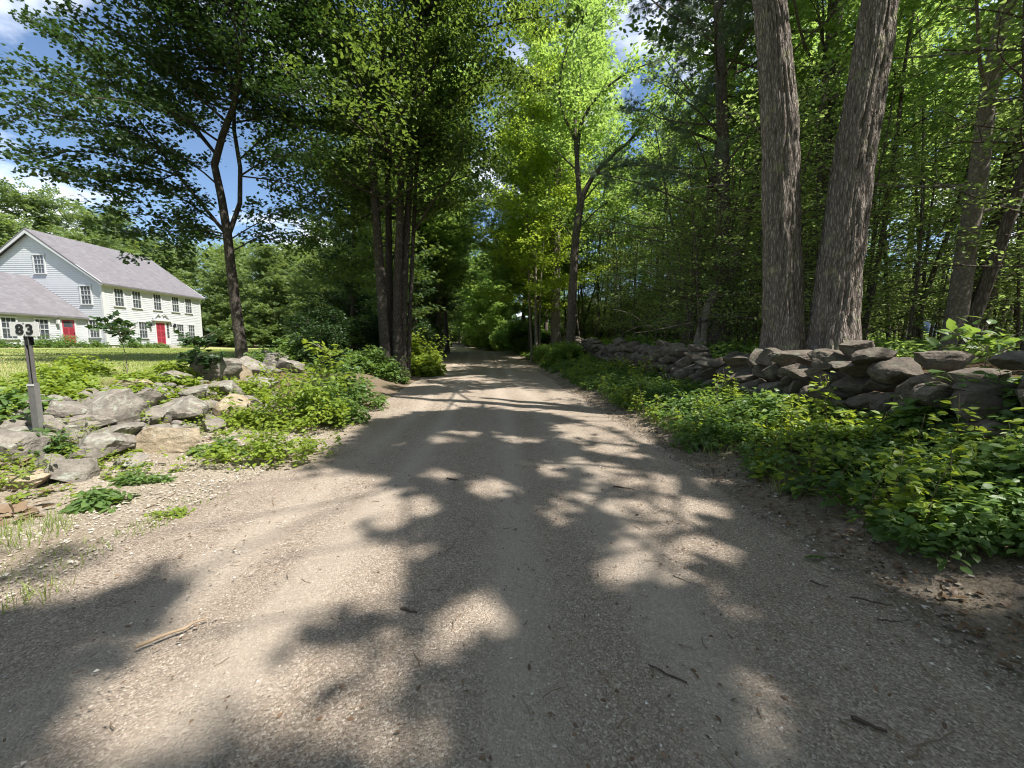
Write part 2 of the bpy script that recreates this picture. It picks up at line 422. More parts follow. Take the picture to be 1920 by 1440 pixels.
M = {}
M['maple_leaf'] = mat_leaf('maple leaf', (.02, .045, .014), (.042, .085, .024), (.06, .12, .018), .28)
M['clump_leaf'] = mat_leaf('clump maple leaf', (.03, .065, .018), (.072, .125, .034), (.22, .32, .045), .4)
M['shade_leaf'] = mat_leaf('shade leaf', (.04, .08, .024), (.09, .15, .045), (.26, .37, .06))
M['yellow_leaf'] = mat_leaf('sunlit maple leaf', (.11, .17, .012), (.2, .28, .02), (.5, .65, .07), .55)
M['oak_leaf'] = mat_leaf('oak leaf', (.035, .08, .022), (.08, .145, .04), (.22, .36, .05))
M['wood_leaf'] = mat_leaf('wood leaf', (.08, .15, .04), (.18, .27, .075), (.42, .6, .12), .5, objrand=.4)
M['sapling_leaf'] = mat_leaf('sapling leaf', (.1, .155, .05), (.215, .27, .09), (.42, .57, .14), .48, objrand=.4)
M['far_leaf'] = mat_leaf('far leaf', (.09, .145, .05), (.18, .25, .09), (.27, .36, .075), objrand=.4)
M['needle'] = mat_leaf('pine needle', (.07, .115, .07), (.16, .215, .15), (.16, .23, .1), .3)
M['hemlock'] = mat_leaf('hemlock needle', (.015, .04, .014), (.035, .07, .025), (.06, .12, .03), .25)
M['weed_leaf'] = mat_leaf('weed leaf', (.06, .115, .036), (.135, .215, .065), (.28, .42, .06), .42, .42)
M['light_weed'] = mat_leaf('pale weed leaf', (.12, .19, .025), (.22, .29, .045), (.45, .55, .05), .42)
M['grass'] = mat_leaf('grass blade', (.14, .205, .04), (.3, .345, .11), (.33, .43, .09), .3)
M['dead_leaf'] = mat_leaf('dead leaf', (.13, .085, .05), (.29, .21, .14), (.2, .1, .04), .2)
M['litter_leaf'] = mat_leaf('brown litter', (.07, .04, .022), (.2, .13, .08), (.1, .05, .02), .15)
M['stem'] = mat_plain('green stem', (.09, .12, .04), .7)
M['twig'] = mat_plain('dry twig', (.16, .115, .08), .85, .4, 30, .003)
M['pale_stick'] = mat_plain('weathered stick', (.3, .225, .15), .85, .35, 25, .004)
M['dark_stick'] = mat_plain('dark damp stick', (.07, .05, .04), .85, .4, 25, .004)
M['bark_oak'] = mat_bark('oak bark', (.18, .15, .13), (.42, .37, .325), (.3, .295, .17), (30, 30, 5.5), .03, .57)
M['bark_maple'] = mat_bark('maple bark', (.06, .05, .043), (.15, .132, .115), (.25, .26, .2), (34, 34, 7), .014, .6)
M['bark_grey'] = mat_bark('smooth grey bark', (.2, .17, .15), (.32, .29, .25), (.24, .25, .19), (14, 14, 9), .006, .62)
M['bark_wood'] = mat_bark('woodland bark', (.11, .09, .078), (.24, .21, .18), None, (24, 24, 5), .02)
M['bark_pine'] = mat_bark('pine bark', (.11, .09, .08), (.24, .2, .18), None, (22, 22, 7), .02)
M['stone'] = mat_stone('fieldstone', (.205, .185, .163), (.335, .3, .255))
M['tan_stone'] = mat_stone('tan fieldstone', (.36, .29, .2), (.42, .35, .26), (.4, .36, .28))
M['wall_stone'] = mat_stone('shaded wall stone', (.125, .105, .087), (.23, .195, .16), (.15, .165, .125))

def mat_road():
    t = NT('packed gravel'); o = t.obj(); tr = t.attr('track')
    big = t.noise(o, .55, 5, .6); mid = t.noise(o, 4.2, 6, .65); fine = t.noise(o, 90, 4, .75); gr = t.n('TexVoronoi', {'Vector': o, 'Scale': 120., 'Randomness': 1.})
    gr2 = t.n('TexVoronoi', {'Vector': o, 'Scale': 46., 'Randomness': 1.})
    dust = t.noise(t.n('Mapping', {'Vector': o, 'Scale': (2.2, .35, 1)}).outputs[0], 1.4, 5, .6)
    c = t.mix(t.ramp(big, [(.35, (0, 0, 0)), (.7, (1, 1, 1))]), (.265, .208, .158), (.385, .31, .24))
    c = t.mix(t.ramp(mid, [(.4, (.0, .0, .0)), (.75, (.75, .75, .75))]), c, (.2, .16, .125))
    c = t.mix(t.ramp(dust, [(.45, (0, 0, 0)), (.7, (.55, .55, .55))]), c, (.42, .36, .295))
    c = t.mix(t.math('MULTIPLY', tr, .75), c, (.42, .36, .295))
    c = t.mix(t.math('SUBTRACT', .55, t.math('MULTIPLY', tr, .3)), c, t.ramp(t.n('SeparateColor', {0: gr.outputs['Color']}).outputs[0], [(0, (.1, .085, .07)), (.5, (.285, .232, .185)), (.85, (.45, .38, .31)), (1, (.68, .62, .55))]))
    c = t.mix(t.ramp(gr2.outputs[0], [(.12, (.5, .5, .5)), (.26, (0, 0, 0))]), c, t.mix(t.n('SeparateColor', {0: gr2.outputs['Color']}).outputs[1], (.14, .115, .095), (.5, .43, .35)))
    h = t.math('ADD', t.math('ADD', t.math('MULTIPLY', mid, .7), t.math('MULTIPLY', fine, .3)), t.math('MULTIPLY', gr.outputs[0], -.35))
    h = t.math('ADD', h, t.math('MULTIPLY', gr2.outputs[0], -.3))
    t.bsdf(c, .95, t.bump(h, .03), .15); return t.m
M['road'] = mat_road()
def mat_ground():
    t = NT('ground'); o = t.obj()
    lawn = t.attr('lawn'); grav = t.attr('gravel')
    n1 = t.noise(o, 1.2, 5); n2_ = t.noise(o, 14, 5, .7); n3 = t.noise(o, 80, 3, .7); nbig = t.noise(o, .18, 4)
    lit_ = t.mix(n2_, (.05, .035, .022), (.17, .115, .075))
    lit_ = t.mix(t.ramp(n1, [(.5, (0, 0, 0)), (.68, (.7, .7, .7))]), lit_, (.05, .07, .02))
    streak = t.noise(t.n('Mapping', {'Vector': o, 'Scale': (.25, 1.2, 1)}).outputs[0], 1.1, 4)
    lw = t.mix(t.math('MULTIPLY', n2_, .9), (.15, .205, .05), (.31, .34, .12))
    lw = t.mix(t.ramp(t.math('ADD', t.math('MULTIPLY', nbig, .5), t.math('MULTIPLY', streak, .5)), [(.42, (0, 0, 0)), (.6, (.75, .75, .75))]), lw, (.36, .31, .16))
    gv = t.n('TexVoronoi', {'Vector': o, 'Scale': 60.})
    gc = t.mix(t.n('SeparateColor', {0: gv.outputs['Color']}).outputs[0], (.19, .16, .125), (.42, .365, .295))
    gc = t.mix(t.ramp(n1, [(.45, (0, 0, 0)), (.65, (.55, .55, .55))]), gc, (.2, .155, .11))
    c = t.mix(lawn, lit_, lw); c = t.mix(grav, c, gc)
    h = t.math('ADD', t.math('MULTIPLY', n2_, .6), t.math('MULTIPLY', n3, .5))
    t.bsdf(c, .95, t.bump(h, .04), .1); return t.m
M['ground'] = mat_ground()
def mat_tint(name, stops, rough=.9):
    t = NT(name); t.bsdf(t.ramp(t.attr(), stops), rough, None, .2); return t.m
M['gravel'] = mat_tint('loose gravel', [(0, (.2, .17, .145)), (.45, (.32, .275, .23)), (.8, (.46, .41, .35)), (1, (.66, .62, .57))])
M['dark_gravel'] = mat_tint('dark loose gravel', [(0, (.08, .065, .055)), (.5, (.18, .15, .125)), (.85, (.3, .26, .22)), (1, (.5, .46, .42))])
M['crushed'] = mat_tint('crushed grey stone', [(0, (.16, .135, .11)), (.5, (.34, .295, .24)), (1, (.58, .53, .46))])
M['white'] = mat_plain('white paint', (.74, .74, .74), .6, .05, 3)
M['clap'] = mat_plain('white clapboard', (.465, .48, .505), .65, .09, 2)
M['trim'] = mat_plain('white trim', (.5, .51, .52), .55, .03)
M['red'] = mat_plain('red door paint', (.33, .045, .068), .5, .08)
M['red2'] = mat_plain('red panel shadow line', (.22, .025, .038), .5, .08)
def mat_roof():
    t = NT('grey shingles'); o = t.obj()
    s = t.n('TexBrick', {'Vector': t.n('Mapping', {'Vector': o, 'Rotation': (0, 0, R(90)), 'Scale': (1, 1, 1)}).outputs[0], 'Color1': (.13, .126, .134, 1), 'Color2': (.17, .164, .175, 1), 'Mortar': (.13, .12, .135, 1), 'Scale': 3.2, 'Mortar Size': .018, 'Brick Width': .9, 'Row Height': .45}).outputs[0]
    st = t.noise(t.n('Mapping', {'Vector': o, 'Scale': (.35, 1.6, .35)}).outputs[0], 1.1, 4)
    c = t.mix(t.ramp(st, [(.4, (0, 0, 0)), (.75, (.55, .55, .55))]), s, (.12, .105, .115))
    t.bsdf(c, .9, None, .15); return t.m
M['roof'] = mat_roof()
t_ = NT('window glass'); t_.bsdf((.06, .07, .08), .06, None, .6); M['glass'] = t_.m
M['stonebase'] = mat_plain('concrete foundation', (.35, .34, .32), .9, .2, 6)
M['iron'] = mat_plain('black iron', (.02, .02, .022), .5)
M['post'] = mat_plain('weathered galvanised steel', (.12, .115, .11), .7, .35, 14, .002, .2, .1)
M['post2'] = mat_plain('bare channel steel', (.17, .165, .16), .65, .3, 18, .002, .25, .15)
M['plate'] = mat_plain('reflective white plate', (.62, .62, .61), .45, .05, 20)
M['black'] = mat_plain('black vinyl', (.012, .012, .014), .45)
M['tarp'] = mat_plain('blue grey tarpaulin', (.06, .09, .17), .5, .4, 3, .05)
M['sidepaint'] = mat_plain('pale siding', (.6, .62, .66), .7, .08, 2)

# ------------------------------------------------------------------ sky, sun, camera
W = bpy.data.worlds.new('World'); SC.world = W; W.use_nodes = True
nt = W.node_tree; nt.nodes.clear()
wo = nt.nodes.new('ShaderNodeOutputWorld'); bg = nt.nodes.new('ShaderNodeBackground'); sky = nt.nodes.new('ShaderNodeTexSky')
sky.sky_type = 'NISHITA'; sky.sun_disc = False
sky.sun_elevation = math.asin(SUN[2]); sky.sun_rotation = math.atan2(SUN[0], SUN[1]); sky.air_density = 1.0; sky.dust_density = .1; sky.ozone_density = 3.5
tc = nt.nodes.new('ShaderNodeTexCoord'); sx = nt.nodes.new('ShaderNodeSeparateXYZ'); nt.links.new(tc.outputs['Generated'], sx.inputs[0])
def wm(op, a, b):
    n = nt.nodes.new('ShaderNodeMath'); n.operation = op
    for i, v in ((0, a), (1, b)):
        if isinstance(v, bpy.types.NodeSocket): nt.links.new(v, n.inputs[i])
        else: n.inputs[i].default_value = v
    return n.outputs[0]
dz = wm('ADD', wm('MAXIMUM', sx.outputs[2], 0.0), .22)
cb = nt.nodes.new('ShaderNodeCombineXYZ'); nt.links.new(wm('DIVIDE', sx.outputs[0], dz), cb.inputs[0]); nt.links.new(wm('DIVIDE', sx.outputs[1], dz), cb.inputs[1])
cn = nt.nodes.new('ShaderNodeTexNoise'); cn.inputs['Scale'].default_value = 1.15; cn.inputs['Detail'].default_value = 8; cn.inputs['Roughness'].default_value = .55
nt.links.new(cb.outputs[0], cn.inputs['Vector'])
cr = nt.nodes.new('ShaderNodeValToRGB'); cr.color_ramp.elements[0].position = .5; cr.color_ramp.elements[1].position = .62
nt.links.new(cn.outputs[0], cr.inputs[0])
mx = nt.nodes.new('ShaderNodeMix'); mx.data_type = 'RGBA'; nt.links.new(cr.outputs[0], mx.inputs[0]); nt.links.new(sky.outputs[0], mx.inputs[6]); mx.inputs[7].default_value = (11, 11.3, 12, 1)
nt.links.new(mx.outputs[2], bg.inputs[0]); bg.inputs[1].default_value = .085; nt.links.new(bg.outputs[0], wo.inputs[0])
sl = bpy.data.lights.new('sun', 'SUN'); sl.energy = 5.0; sl.angle = R(.53); sl.color = (1, .95, .87)
so = bpy.data.objects.new('sun', sl); COL.objects.link(so); so.rotation_euler = Vector(-SUN).to_track_quat('-Z', 'Y').to_euler()
so.location = (20, -10, 40)
cam = bpy.data.cameras.new('camera'); cam.sensor_width = 36; cam.lens = F / 1920 * 36; cam.clip_end = 2000; cam.clip_start = .05
co = bpy.data.objects.new('camera', cam); COL.objects.link(co); co.location = (0, 0, CAMH); co.rotation_euler = (R(90) - PITCH, 0, 0); SC.camera = co
SC.view_settings.view_transform = 'Standard'; SC.view_settings.look = 'None'; SC.view_settings.exposure = 1.12; SC.view_settings.gamma = 1
SC.cycles.filter_width = 1.1; SC.cycles.max_bounces = 7; SC.cycles.diffuse_bounces = 4; SC.cycles.transmission_bounces = 5; SC.cycles.glossy_bounces = 2
SC.cycles.use_denoising = True; SC.cycles.denoiser = 'OPENIMAGEDENOISE'; SC.cycles.denoising_input_passes = 'RGB_ALBEDO_NORMAL'
SC.cycles.sample_clamp_indirect = 6

# ------------------------------------------------------------------ ground sheet and road
xs = np.unique(np.round(np.concatenate([np.arange(-13, 12, .16), -13 - np.geomspace(.2, 700, 46), 12 + np.geomspace(.2, 700, 46)]), 3))
ys = np.unique(np.round(np.concatenate([np.arange(-5, 22, .18), np.arange(22, 60, .7), -5 - np.geomspace(.3, 500, 26), 60 + np.geomspace(.8, 800, 34)]), 3))
X, Y = np.meshgrid(xs, ys, indexing='ij'); Z = H(X, Y)
xc_ = XC(Y); onroad = (X > xc_ - 3.0) & (X < xc_ + 2.8)
Z = Z - np.where(onroad, .05 * np.clip(np.minimum(X - xc_ + 3.0, xc_ + 2.8 - X) / .5, 0, 1), 0)
Z = Z + .05 * (n2(X * 2.2, Y * 2.2, 9) - .5) * np.where((X < xc_ - 3.3) & (X > xc_ - 8), 1, .35)
nx, ny = X.shape; idx = np.arange(nx * ny).reshape(nx, ny)
q = np.stack([idx[:-1, :-1], idx[1:, :-1], idx[1:, 1:], idx[:-1, 1:]], -1).reshape(-1, 4)
mb = MB(); mb.add(np.stack([X, Y, Z], -1).reshape(-1, 3), q)
ground = mb.build('ground', M['ground'], smooth=True); tag(ground, 'rising ground of lawn, gravelly verge and woodland floor beside the road', 'ground', kind='structure')
s_ = xc_ - 3.1 - X
nz = n2(X * 1.1, Y * 1.1, 5)
lawn = np.clip((s_ - 3.3 + (nz - .5) * 1.6) / .7, 0, 1) * np.where(Y > 10, np.clip((s_ - 3.0) / 1.5, 0, 1), 1) * np.where(X < 0, 1, 0) * np.clip((52 - Y) / 5, 0, 1)
grav = np.where(X < xc_ , np.clip((2.7 - s_ + (nz - .5) * 2.4) / .8, 0, 1) * np.clip((9.5 - Y) / 2.5, .25, 1), np.clip((1.0 - (X - xc_ - 2.9) + (nz - .5) * 1.2) / .5, 0, 1) * .6)
for nm, a in (('lawn', lawn), ('gravel', grav)):
    at_ = ground.data.attributes.new(nm, 'FLOAT', 'POINT'); at_.data.foreach_set('value', a.astype(np.float32).ravel())
yr = np.unique(np.round(np.concatenate([np.arange(-12, 14, .12), np.arange(14, 45, .4), np.arange(45, 130, 1.5)]), 3))
ur = np.linspace(-3.5, 3.25, 60)
U, Yr = np.meshgrid(ur, yr, indexing='ij'); Xr = XC(Yr) + U
eL = -3.1 + .55 * (n2(Yr * .55, Yr * 0, 21) - .5) - .5 * np.clip((6 - Yr) / 4, 0, 1); eR = 2.9 + .5 * (n2(Yr * .6, Yr * 0 + 4, 22) - .5)
Zr = HR(Yr) + .022 - .02 * (U / 3) ** 2 * 2 + .03 * (n2(Xr * 1.1, Yr * .6, 12) - .5) + .02 * (n2(Xr * 5, Yr * 5, 13) - .5)
for c0, wd in ((-1.55, .32), (.75, .32)): Zr -= .022 * np.exp(-((U - c0) / wd) ** 2)
Zr -= np.clip((eL - U) / .3, 0, 1) * .14 + np.clip((U - eR) / .3, 0, 1) * .14
nx, ny = U.shape; idx = np.arange(nx * ny).reshape(nx, ny)
q = np.stack([idx[:-1, :-1], idx[1:, :-1], idx[1:, 1:], idx[:-1, 1:]], -1).reshape(-1, 4)
mb = MB(); mb.add(np.stack([Xr, Yr, Zr], -1).reshape(-1, 3), q)
road = mb.build('dirt_road', M['road'], smooth=True); tag(road, 'packed tan gravel road running straight away under the trees', 'road', kind='structure')
tk = np.zeros_like(U); tk -= 0
for c0 in (-1.75, -.95, .35, 1.2): tk += np.exp(-((U - c0 - .15 * (n2(Yr * .15, Yr * 0 + c0, 3) - .5)) / .2) ** 2) * (.5 + n2(Xr * 1.5, Yr * .4, 17))
at_ = road.data.attributes.new('track', 'FLOAT', 'POINT'); at_.data.foreach_set('value', np.clip(tk * 1.25, 0, 1).astype(np.float32).ravel())
def roadz(x, y):
    u = x - XC(y); return HR(y) + .02 - .04 * (u / 3) ** 2 * .5

# loose pebbles
def pebbles(name, label, n, pick, smin, smax, mat, zf, seed):
    g = np.random.default_rng(seed); P = pick(g, n); m = len(P)
    o = np.array([(1, 0, 0), (-1, 0, 0), (0, 1, 0), (0, -1, 0), (0, 0, 1), (0, 0, -1)], float)
    f = np.array([(0, 2, 4), (2, 1, 4), (1, 3, 4), (3, 0, 4), (2, 0, 5), (1, 2, 5), (3, 1, 5), (0, 3, 5)])
    s = smin * (smax / smin) ** (g.random(m) ** 2.2)
    V = o[None] * (s[:, None, None] * g.uniform(.55, 1.1, (m, 6, 1))); th = g.random(m) * 6.28
    V[:, :, 2] *= .6
    V = V + g.normal(0, .14, V.shape) * s[:, None, None]
    c, sn = np.cos(th)[:, None], np.sin(th)[:, None]
    V = np.stack([V[..., 0] * c - V[..., 1] * sn, V[..., 0] * sn + V[..., 1] * c, V[..., 2]], -1)
    V += np.stack([P[:, 0], P[:, 1], zf(P[:, 0], P[:, 1]) + s * .2], -1)[:, None]
    F_ = (f[None] + (np.arange(m) * 6)[:, None, None]).reshape(-1, 3)
    mb = MB(); mb.add(V.reshape(-1, 3), F_, np.repeat(np.clip(g.normal(.5, .25, m), 0, 1), 6))
    o_ = mb.build(name, mat); tag(o_, label, 'gravel', kind='stuff'); return o_
def pick_road(g, n):
    y = .9 + 11 * g.random(n) ** 1.7; u = g.uniform(-3.1, 2.9, n); k = (n2(u * 1.2, y * .8, 41) + .35 * np.abs(u) / 3 > .38 + .25 * g.random(n)); x = XC(y) + u
    return np.stack([x, y], -1)[k]
pebbles('loose_gravel', 'loose pebbles scattered over the packed gravel road', 42000, pick_road, .002, .011, M['gravel'], roadz, 5)
def pick_left(g, n):
    y = 1.2 + 8 * g.random(n) ** 1.2; s = -.4 + 3.2 * g.random(n); k = n2(s * 1.1, y * 1.1, 43) > .32 + .25 * g.random(n) * np.clip(s / 2, 0, 1)
    return np.stack([XC(y) - 3.1 - s, y], -1)[k]
pebbles('crushed_stone', 'pale crushed stone on the sunny left verge', 20000, pick_left, .006, .022, M['crushed'], lambda x, y: H(x, y) + .005, 6)
def pick_right(g, n):
    y = 1.0 + 14 * g.random(n) ** 1.4; s = -.35 + 1.1 * g.random(n) ** 1.3
    return np.stack([XC(y) + 2.9 + s, y], -1)
pebbles('verge_gravel', 'coarse loose gravel along the right edge of the road', 9000, pick_right, .004, .022, M['dark_gravel'], lambda x, y: H(x, y) + .008, 7)
# ------------------------------------------------------------------ stones
import bmesh
ICO = {}
for sdv in (2, 3, 4):
    bm = bmesh.new(); bmesh.ops.create_icosphere(bm, subdivisions=sdv, radius=1.0)
    ICO[sdv] = (np.array([v.co[:] for v in bm.verts]), np.array([[v.index for v in f.verts] for f in bm.faces])); bm.free()
def stone(mb, c, size, rz=0., seed=0, sd=3, tilt=(0, 0), cuts=11, tint=None):
    g = np.random.default_rng(seed); v, f = ICO[sd]; v = v.copy()
    for i in range(cuts):
        n = norm(g.normal(0, 1, 3)); d = g.uniform(.42, .8); k = v @ n - d
        v -= np.where(k > 0, k * .97, 0)[:, None] * n
    v *= (1 + .2 * (fnoise(v * 2.2 + seed * 3.1, seed, 3) - .5) + .1 * (fnoise(v * np.array([6, 6, 11]) + seed, seed + 5, 3) - .5) + (.05 * (fnoise(v * 17 + seed, seed + 8, 2) - .5) if sd > 3 else 0))[:, None]
    v /= np.abs(v).max(0)
    v = v * np.array(size) * .5
    a, b = tilt; ca, sa = math.cos(a), math.sin(a); cb_, sb = math.cos(b), math.sin(b); cz, sz = math.cos(rz), math.sin(rz)
    Rm = np.array([[cz, -sz, 0], [sz, cz, 0], [0, 0, 1]]) @ np.array([[cb_, 0, sb], [0, 1, 0], [-sb, 0, cb_]]) @ np.array([[1, 0, 0], [0, ca, -sa], [0, sa, ca]])
    mb.add(v @ Rm.T + np.array(c), f, g.random() if tint is None else tint)
# tumbled stones on the left bank: px, py (middle), width and height in the photograph, metres toward the lawn, material, label
LS = [
 (8, 838, 78, 74, 'stone', 'dark rounded boulder at the left edge beside the number post'),
 (105, 770, 95, 46, 'stone', 'grey wedge stone just right of the number post top course'),
 (190, 772, 170, 72, 'stone', 'long sloping pale slab stretching right from the number post'),
 (128, 800, 110, 34, 'stone', 'thin flat stone under the wedge stone by the number post'),
 (205, 812, 120, 36, 'stone', 'narrow ledge stone below the long sloping slab'),
 (165, 842, 130, 56, 'stone', 'wide shaded slab leaning at the foot of the number post'),
 (130, 888, 95, 52, 'stone', 'dark low block in front of the leaning slab'),
 (262, 748, 58, 44, 'stone', 'small upright cobble above the long sloping slab'),
 (272, 782, 60, 34, 'stone', 'little flat cobble at the right end of the long slab'),
 (335, 772, 130, 48, 'stone', 'broad flat stone with leaf shadows in the middle of the heap'),
 (378, 694, 112, 54, 'stone', 'biggest pale boulder on top of the heap below the young maple'),
 (438, 702, 42, 42, 'tan_stone', 'tan squarish stone against the biggest pale boulder'),
 (462, 690, 54, 36, 'stone', 'rounded grey stone behind the tan squarish one'),
 (412, 730, 76, 40, 'stone', 'lumpy grey stone under the biggest pale boulder'),
 (470, 720, 70, 40, 'stone', 'angular stone leaning right of the lumpy grey one'),
 (505, 682, 62, 34, 'stone', 'dark mossy stone at the foot of the young maple'),
 (500, 668, 50, 26, 'stone', 'blackish stone lying against the young maple trunk'),
 (476, 676, 60, 20, 'stone', 'flat dark stone in front of the young maple trunk'),
 (425, 770, 70, 54, 'tan_stone', 'tan cracked block low on the right end of the heap'),
 (300, 826, 150, 62, 'tan_stone', 'big tan slab sunk into the gravel below the heap'),
 (352, 738, 60, 34, 'stone', 'half buried stone between the biggest boulder and the flat one'),
 (228, 722, 76, 26, 'tan_stone', 'brown flat stone among weeds at the lawn edge'),
 (72, 872, 60, 30, 'stone', 'small cobble between the edge boulder and the leaning slab'),
 (30, 906, 110, 40, 'tan_stone', 'tan flat slab lying on leaf litter at the left edge'),
 (318, 712, 56, 28, 'stone', 'little grey stone left of the biggest pale boulder'),
 (388, 800, 46, 28, 'stone', 'loose cobble fallen below the flat stone with leaf shadows'),
 (60, 800, 60, 40, 'stone', 'grey block half hidden behind the number post'),
 (455, 760, 44, 30, 'stone', 'grey cobble wedged right of the tan cracked block'),
 (540, 690, 48, 30, 'stone', 'shadowed stone disappearing into the roadside brush'),
 (560, 672, 44, 26, 'stone', 'last dark stone of the heap behind the tall weeds'),
 (240, 868, 60, 26, 'stone', 'low stone in gravel right of the dark low block'),
]
for i, (px, py, w, h_, m, lab) in enumerate(LS):
    p = at_ground(px, py + h_ * .3)
    if p is None: continue
    dep = p[1]
    sx_ = w * dep / F * .98; sz_ = max(.12, h_ * dep / F * 1.25); sy_ = (sx_ + sz_) * .55
    sl_ = .0
    b = (p[0], p[1] + sy_ * .25, p[2] + sz_ * .22)
    mb = MB(); stone(mb, b, (sx_, sy_, sz_), rng.uniform(-.3, .3), 100 + i, 4, (rng.uniform(-.1, .2), rng.uniform(-.15, .15)))
    o = mb.build('fieldstone', M[m], smooth=False, loc=b); tag(o, lab, 'stone', 'tumbled stones on the left bank')
# small rubble filling the heap
mb = MB(); k = 0
for i in range(640):
    px, py = rng.uniform(20, 520), 0
    py = rng.uniform(690 + max(0, (330 - px)) * .15, 850 - px * .12)
    p = at_ground(px, py)
    if p is None or p[1] > 14 or XC(p[1]) - 3.1 - p[0] > 3.5: continue
    s_ = rng.uniform(.06, .34) * rng.uniform(.7, 1); stone(mb, p + np.array([0, 0, s_ * .12]), (s_ * 1.3, s_, s_ * .7), rng.uniform(0, 3), 500 + i, 2)
tag(mb.build('rubble', M['stone'], smooth=True), 'small broken rubble and chips filling the tumbled stone heap', 'rubble', kind='stuff')

# dry stone wall on the right
wall = thing('dry_stone_wall', 'long low dry stone wall of dark mossy fieldstones along the right bank', 'stone wall', (4.4, 6, hgt(4.4, 6)))
st = []
g = np.random.default_rng(8)
for course in range(5):
    y = 1.6 + g.uniform(0, .3)
    while y < 40:
        L = g.uniform(.18, .5) if course > 0 else g.uniform(.3, .65)
        if course == 4 and (g.random() < .5 or 5.5 < y < 8.5): y += L; continue
        hh = g.uniform(.2, .34) if course < 4 else g.uniform(.15, .3)
        yc = y + L / 2; x = float(XWR(yc)) + .22 + .05 * course + g.normal(0, .06)
        z = hgt(x - .45, yc) - .05 + course * .205 + hh / 2 + g.normal(0, .025) + .08 * math.sin(yc * 1.3)
        st.append((yc, x, z, L * 1.1, g.uniform(.5, .8), hh * 1.18, g.normal(0, .14), (g.normal(0, .1), g.normal(0, .12)), int(g.integers(1e6))))
        y += L
st.sort(key=lambda s: s[0])
for a in st[:100]:
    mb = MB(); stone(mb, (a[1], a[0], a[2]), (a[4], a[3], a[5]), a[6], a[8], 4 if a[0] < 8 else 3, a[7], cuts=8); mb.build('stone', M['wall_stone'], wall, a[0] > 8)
mb = MB()
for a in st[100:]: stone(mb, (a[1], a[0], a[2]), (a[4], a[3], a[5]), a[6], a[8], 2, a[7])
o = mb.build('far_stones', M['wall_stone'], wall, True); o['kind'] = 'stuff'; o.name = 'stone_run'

# ------------------------------------------------------------------ number post
pb = at_ground(80, 836); Yp = pb[1]
ptop = at(53, 622, Yp)
post = thing('number_post', 'leaning steel post with a white plate reading 83 at the lawn edge', 'house number', pb)
dirp = ptop - pb; Lp = np.linalg.norm(dirp); zz = dirp / Lp
xx = norm(np.array([1., 0.02, 0]) - zz * zz[0]); yy = np.cross(zz, xx)
def pbox(mb, a0, a1, b0, b1, c0, c1, tint=.5):
    m2 = MB(); m2.box(a0, a1, b0, b1, c0, c1, tint); v = np.concatenate(m2.v)
    mb.add(pb + v[:, 0:1] * xx + v[:, 1:2] * yy + v[:, 2:3] * zz, np.concatenate(m2.f[4]), tint)
mb = MB(); pbox(mb, -.027, .027, -.004, .004, .0, Lp + .04); pbox(mb, -.027, -.02, -.034, -.004, 0, Lp + .04); pbox(mb, .02, .027, -.034, -.004, 0, Lp + .04)
mb.build('post', M['post'], post)
mb = MB(); pbox(mb, -.04, .04, .0045, .012, -.2, Lp * .56); pbox(mb, .033, .04, -.04, .0045, -.2, Lp * .56); pbox(mb, -.04, -.033, -.04, .0045, -.2, Lp * .56); pbox(mb, -.04, .04, -.046, -.0405, -.2, Lp * .555)
mb.build('channel_sleeve', M['post2'], post)
mb = MB(); pbox(mb, -.042, .044, -.05, -.047, Lp * .535, Lp * .55); mb.build('clamp_band', M['plate'], post)
mb = MB(); pbox(mb, -.165, .175, -.042, -.0355, Lp - .055, Lp + .115); pl_ = mb.build('number_plate', M['plate'], post)
mb = MB(); pbox(mb, -.03, .03, -.03, .02, Lp - .16, Lp - .057); mb.build('plate_bracket', M['black'], post)
for ch, off in (('8', -.095), ('3', .022)):
    cu = bpy.data.curves.new('numeral', 'FONT'); cu.body = ch; cu.size = .165; cu.offset = .0065; cu.extrude = .0015
    tmp = bpy.data.objects.new('tmp', cu); COL.objects.link(tmp); bpy.context.view_layer.update()
    me = bpy.data.meshes.new_from_object(tmp); bpy.data.objects.remove(tmp); bpy.data.curves.remove(cu)
    n = len(me.vertices); v = np.empty(n * 3, np.float32); me.vertices.foreach_get('co', v); v = v.reshape(-1, 3)
    v[:, 0] *= 1.12; v[:, 0] += off; w = pb + v[:, 0:1] * xx + (v[:, 1:2] + Lp - .03) * zz + (-.0445 - v[:, 2:3]) * yy
    me.vertices.foreach_set('co', (w - pb).astype(np.float32).ravel()); me.materials.append(M['black']); me.update()
    o = bpy.data.objects.new('numeral', me); COL.objects.link(o); o.parent = pl_
for dx, dz_ in ((.005, .1), (.005, -.04)):
    mb = MB(); pbox(mb, dx - .006, dx + .006, -.046, -.0425, Lp + dz_ - .006, Lp + dz_ + .006)
    mb.build('rivet', M['post2'], pl_)

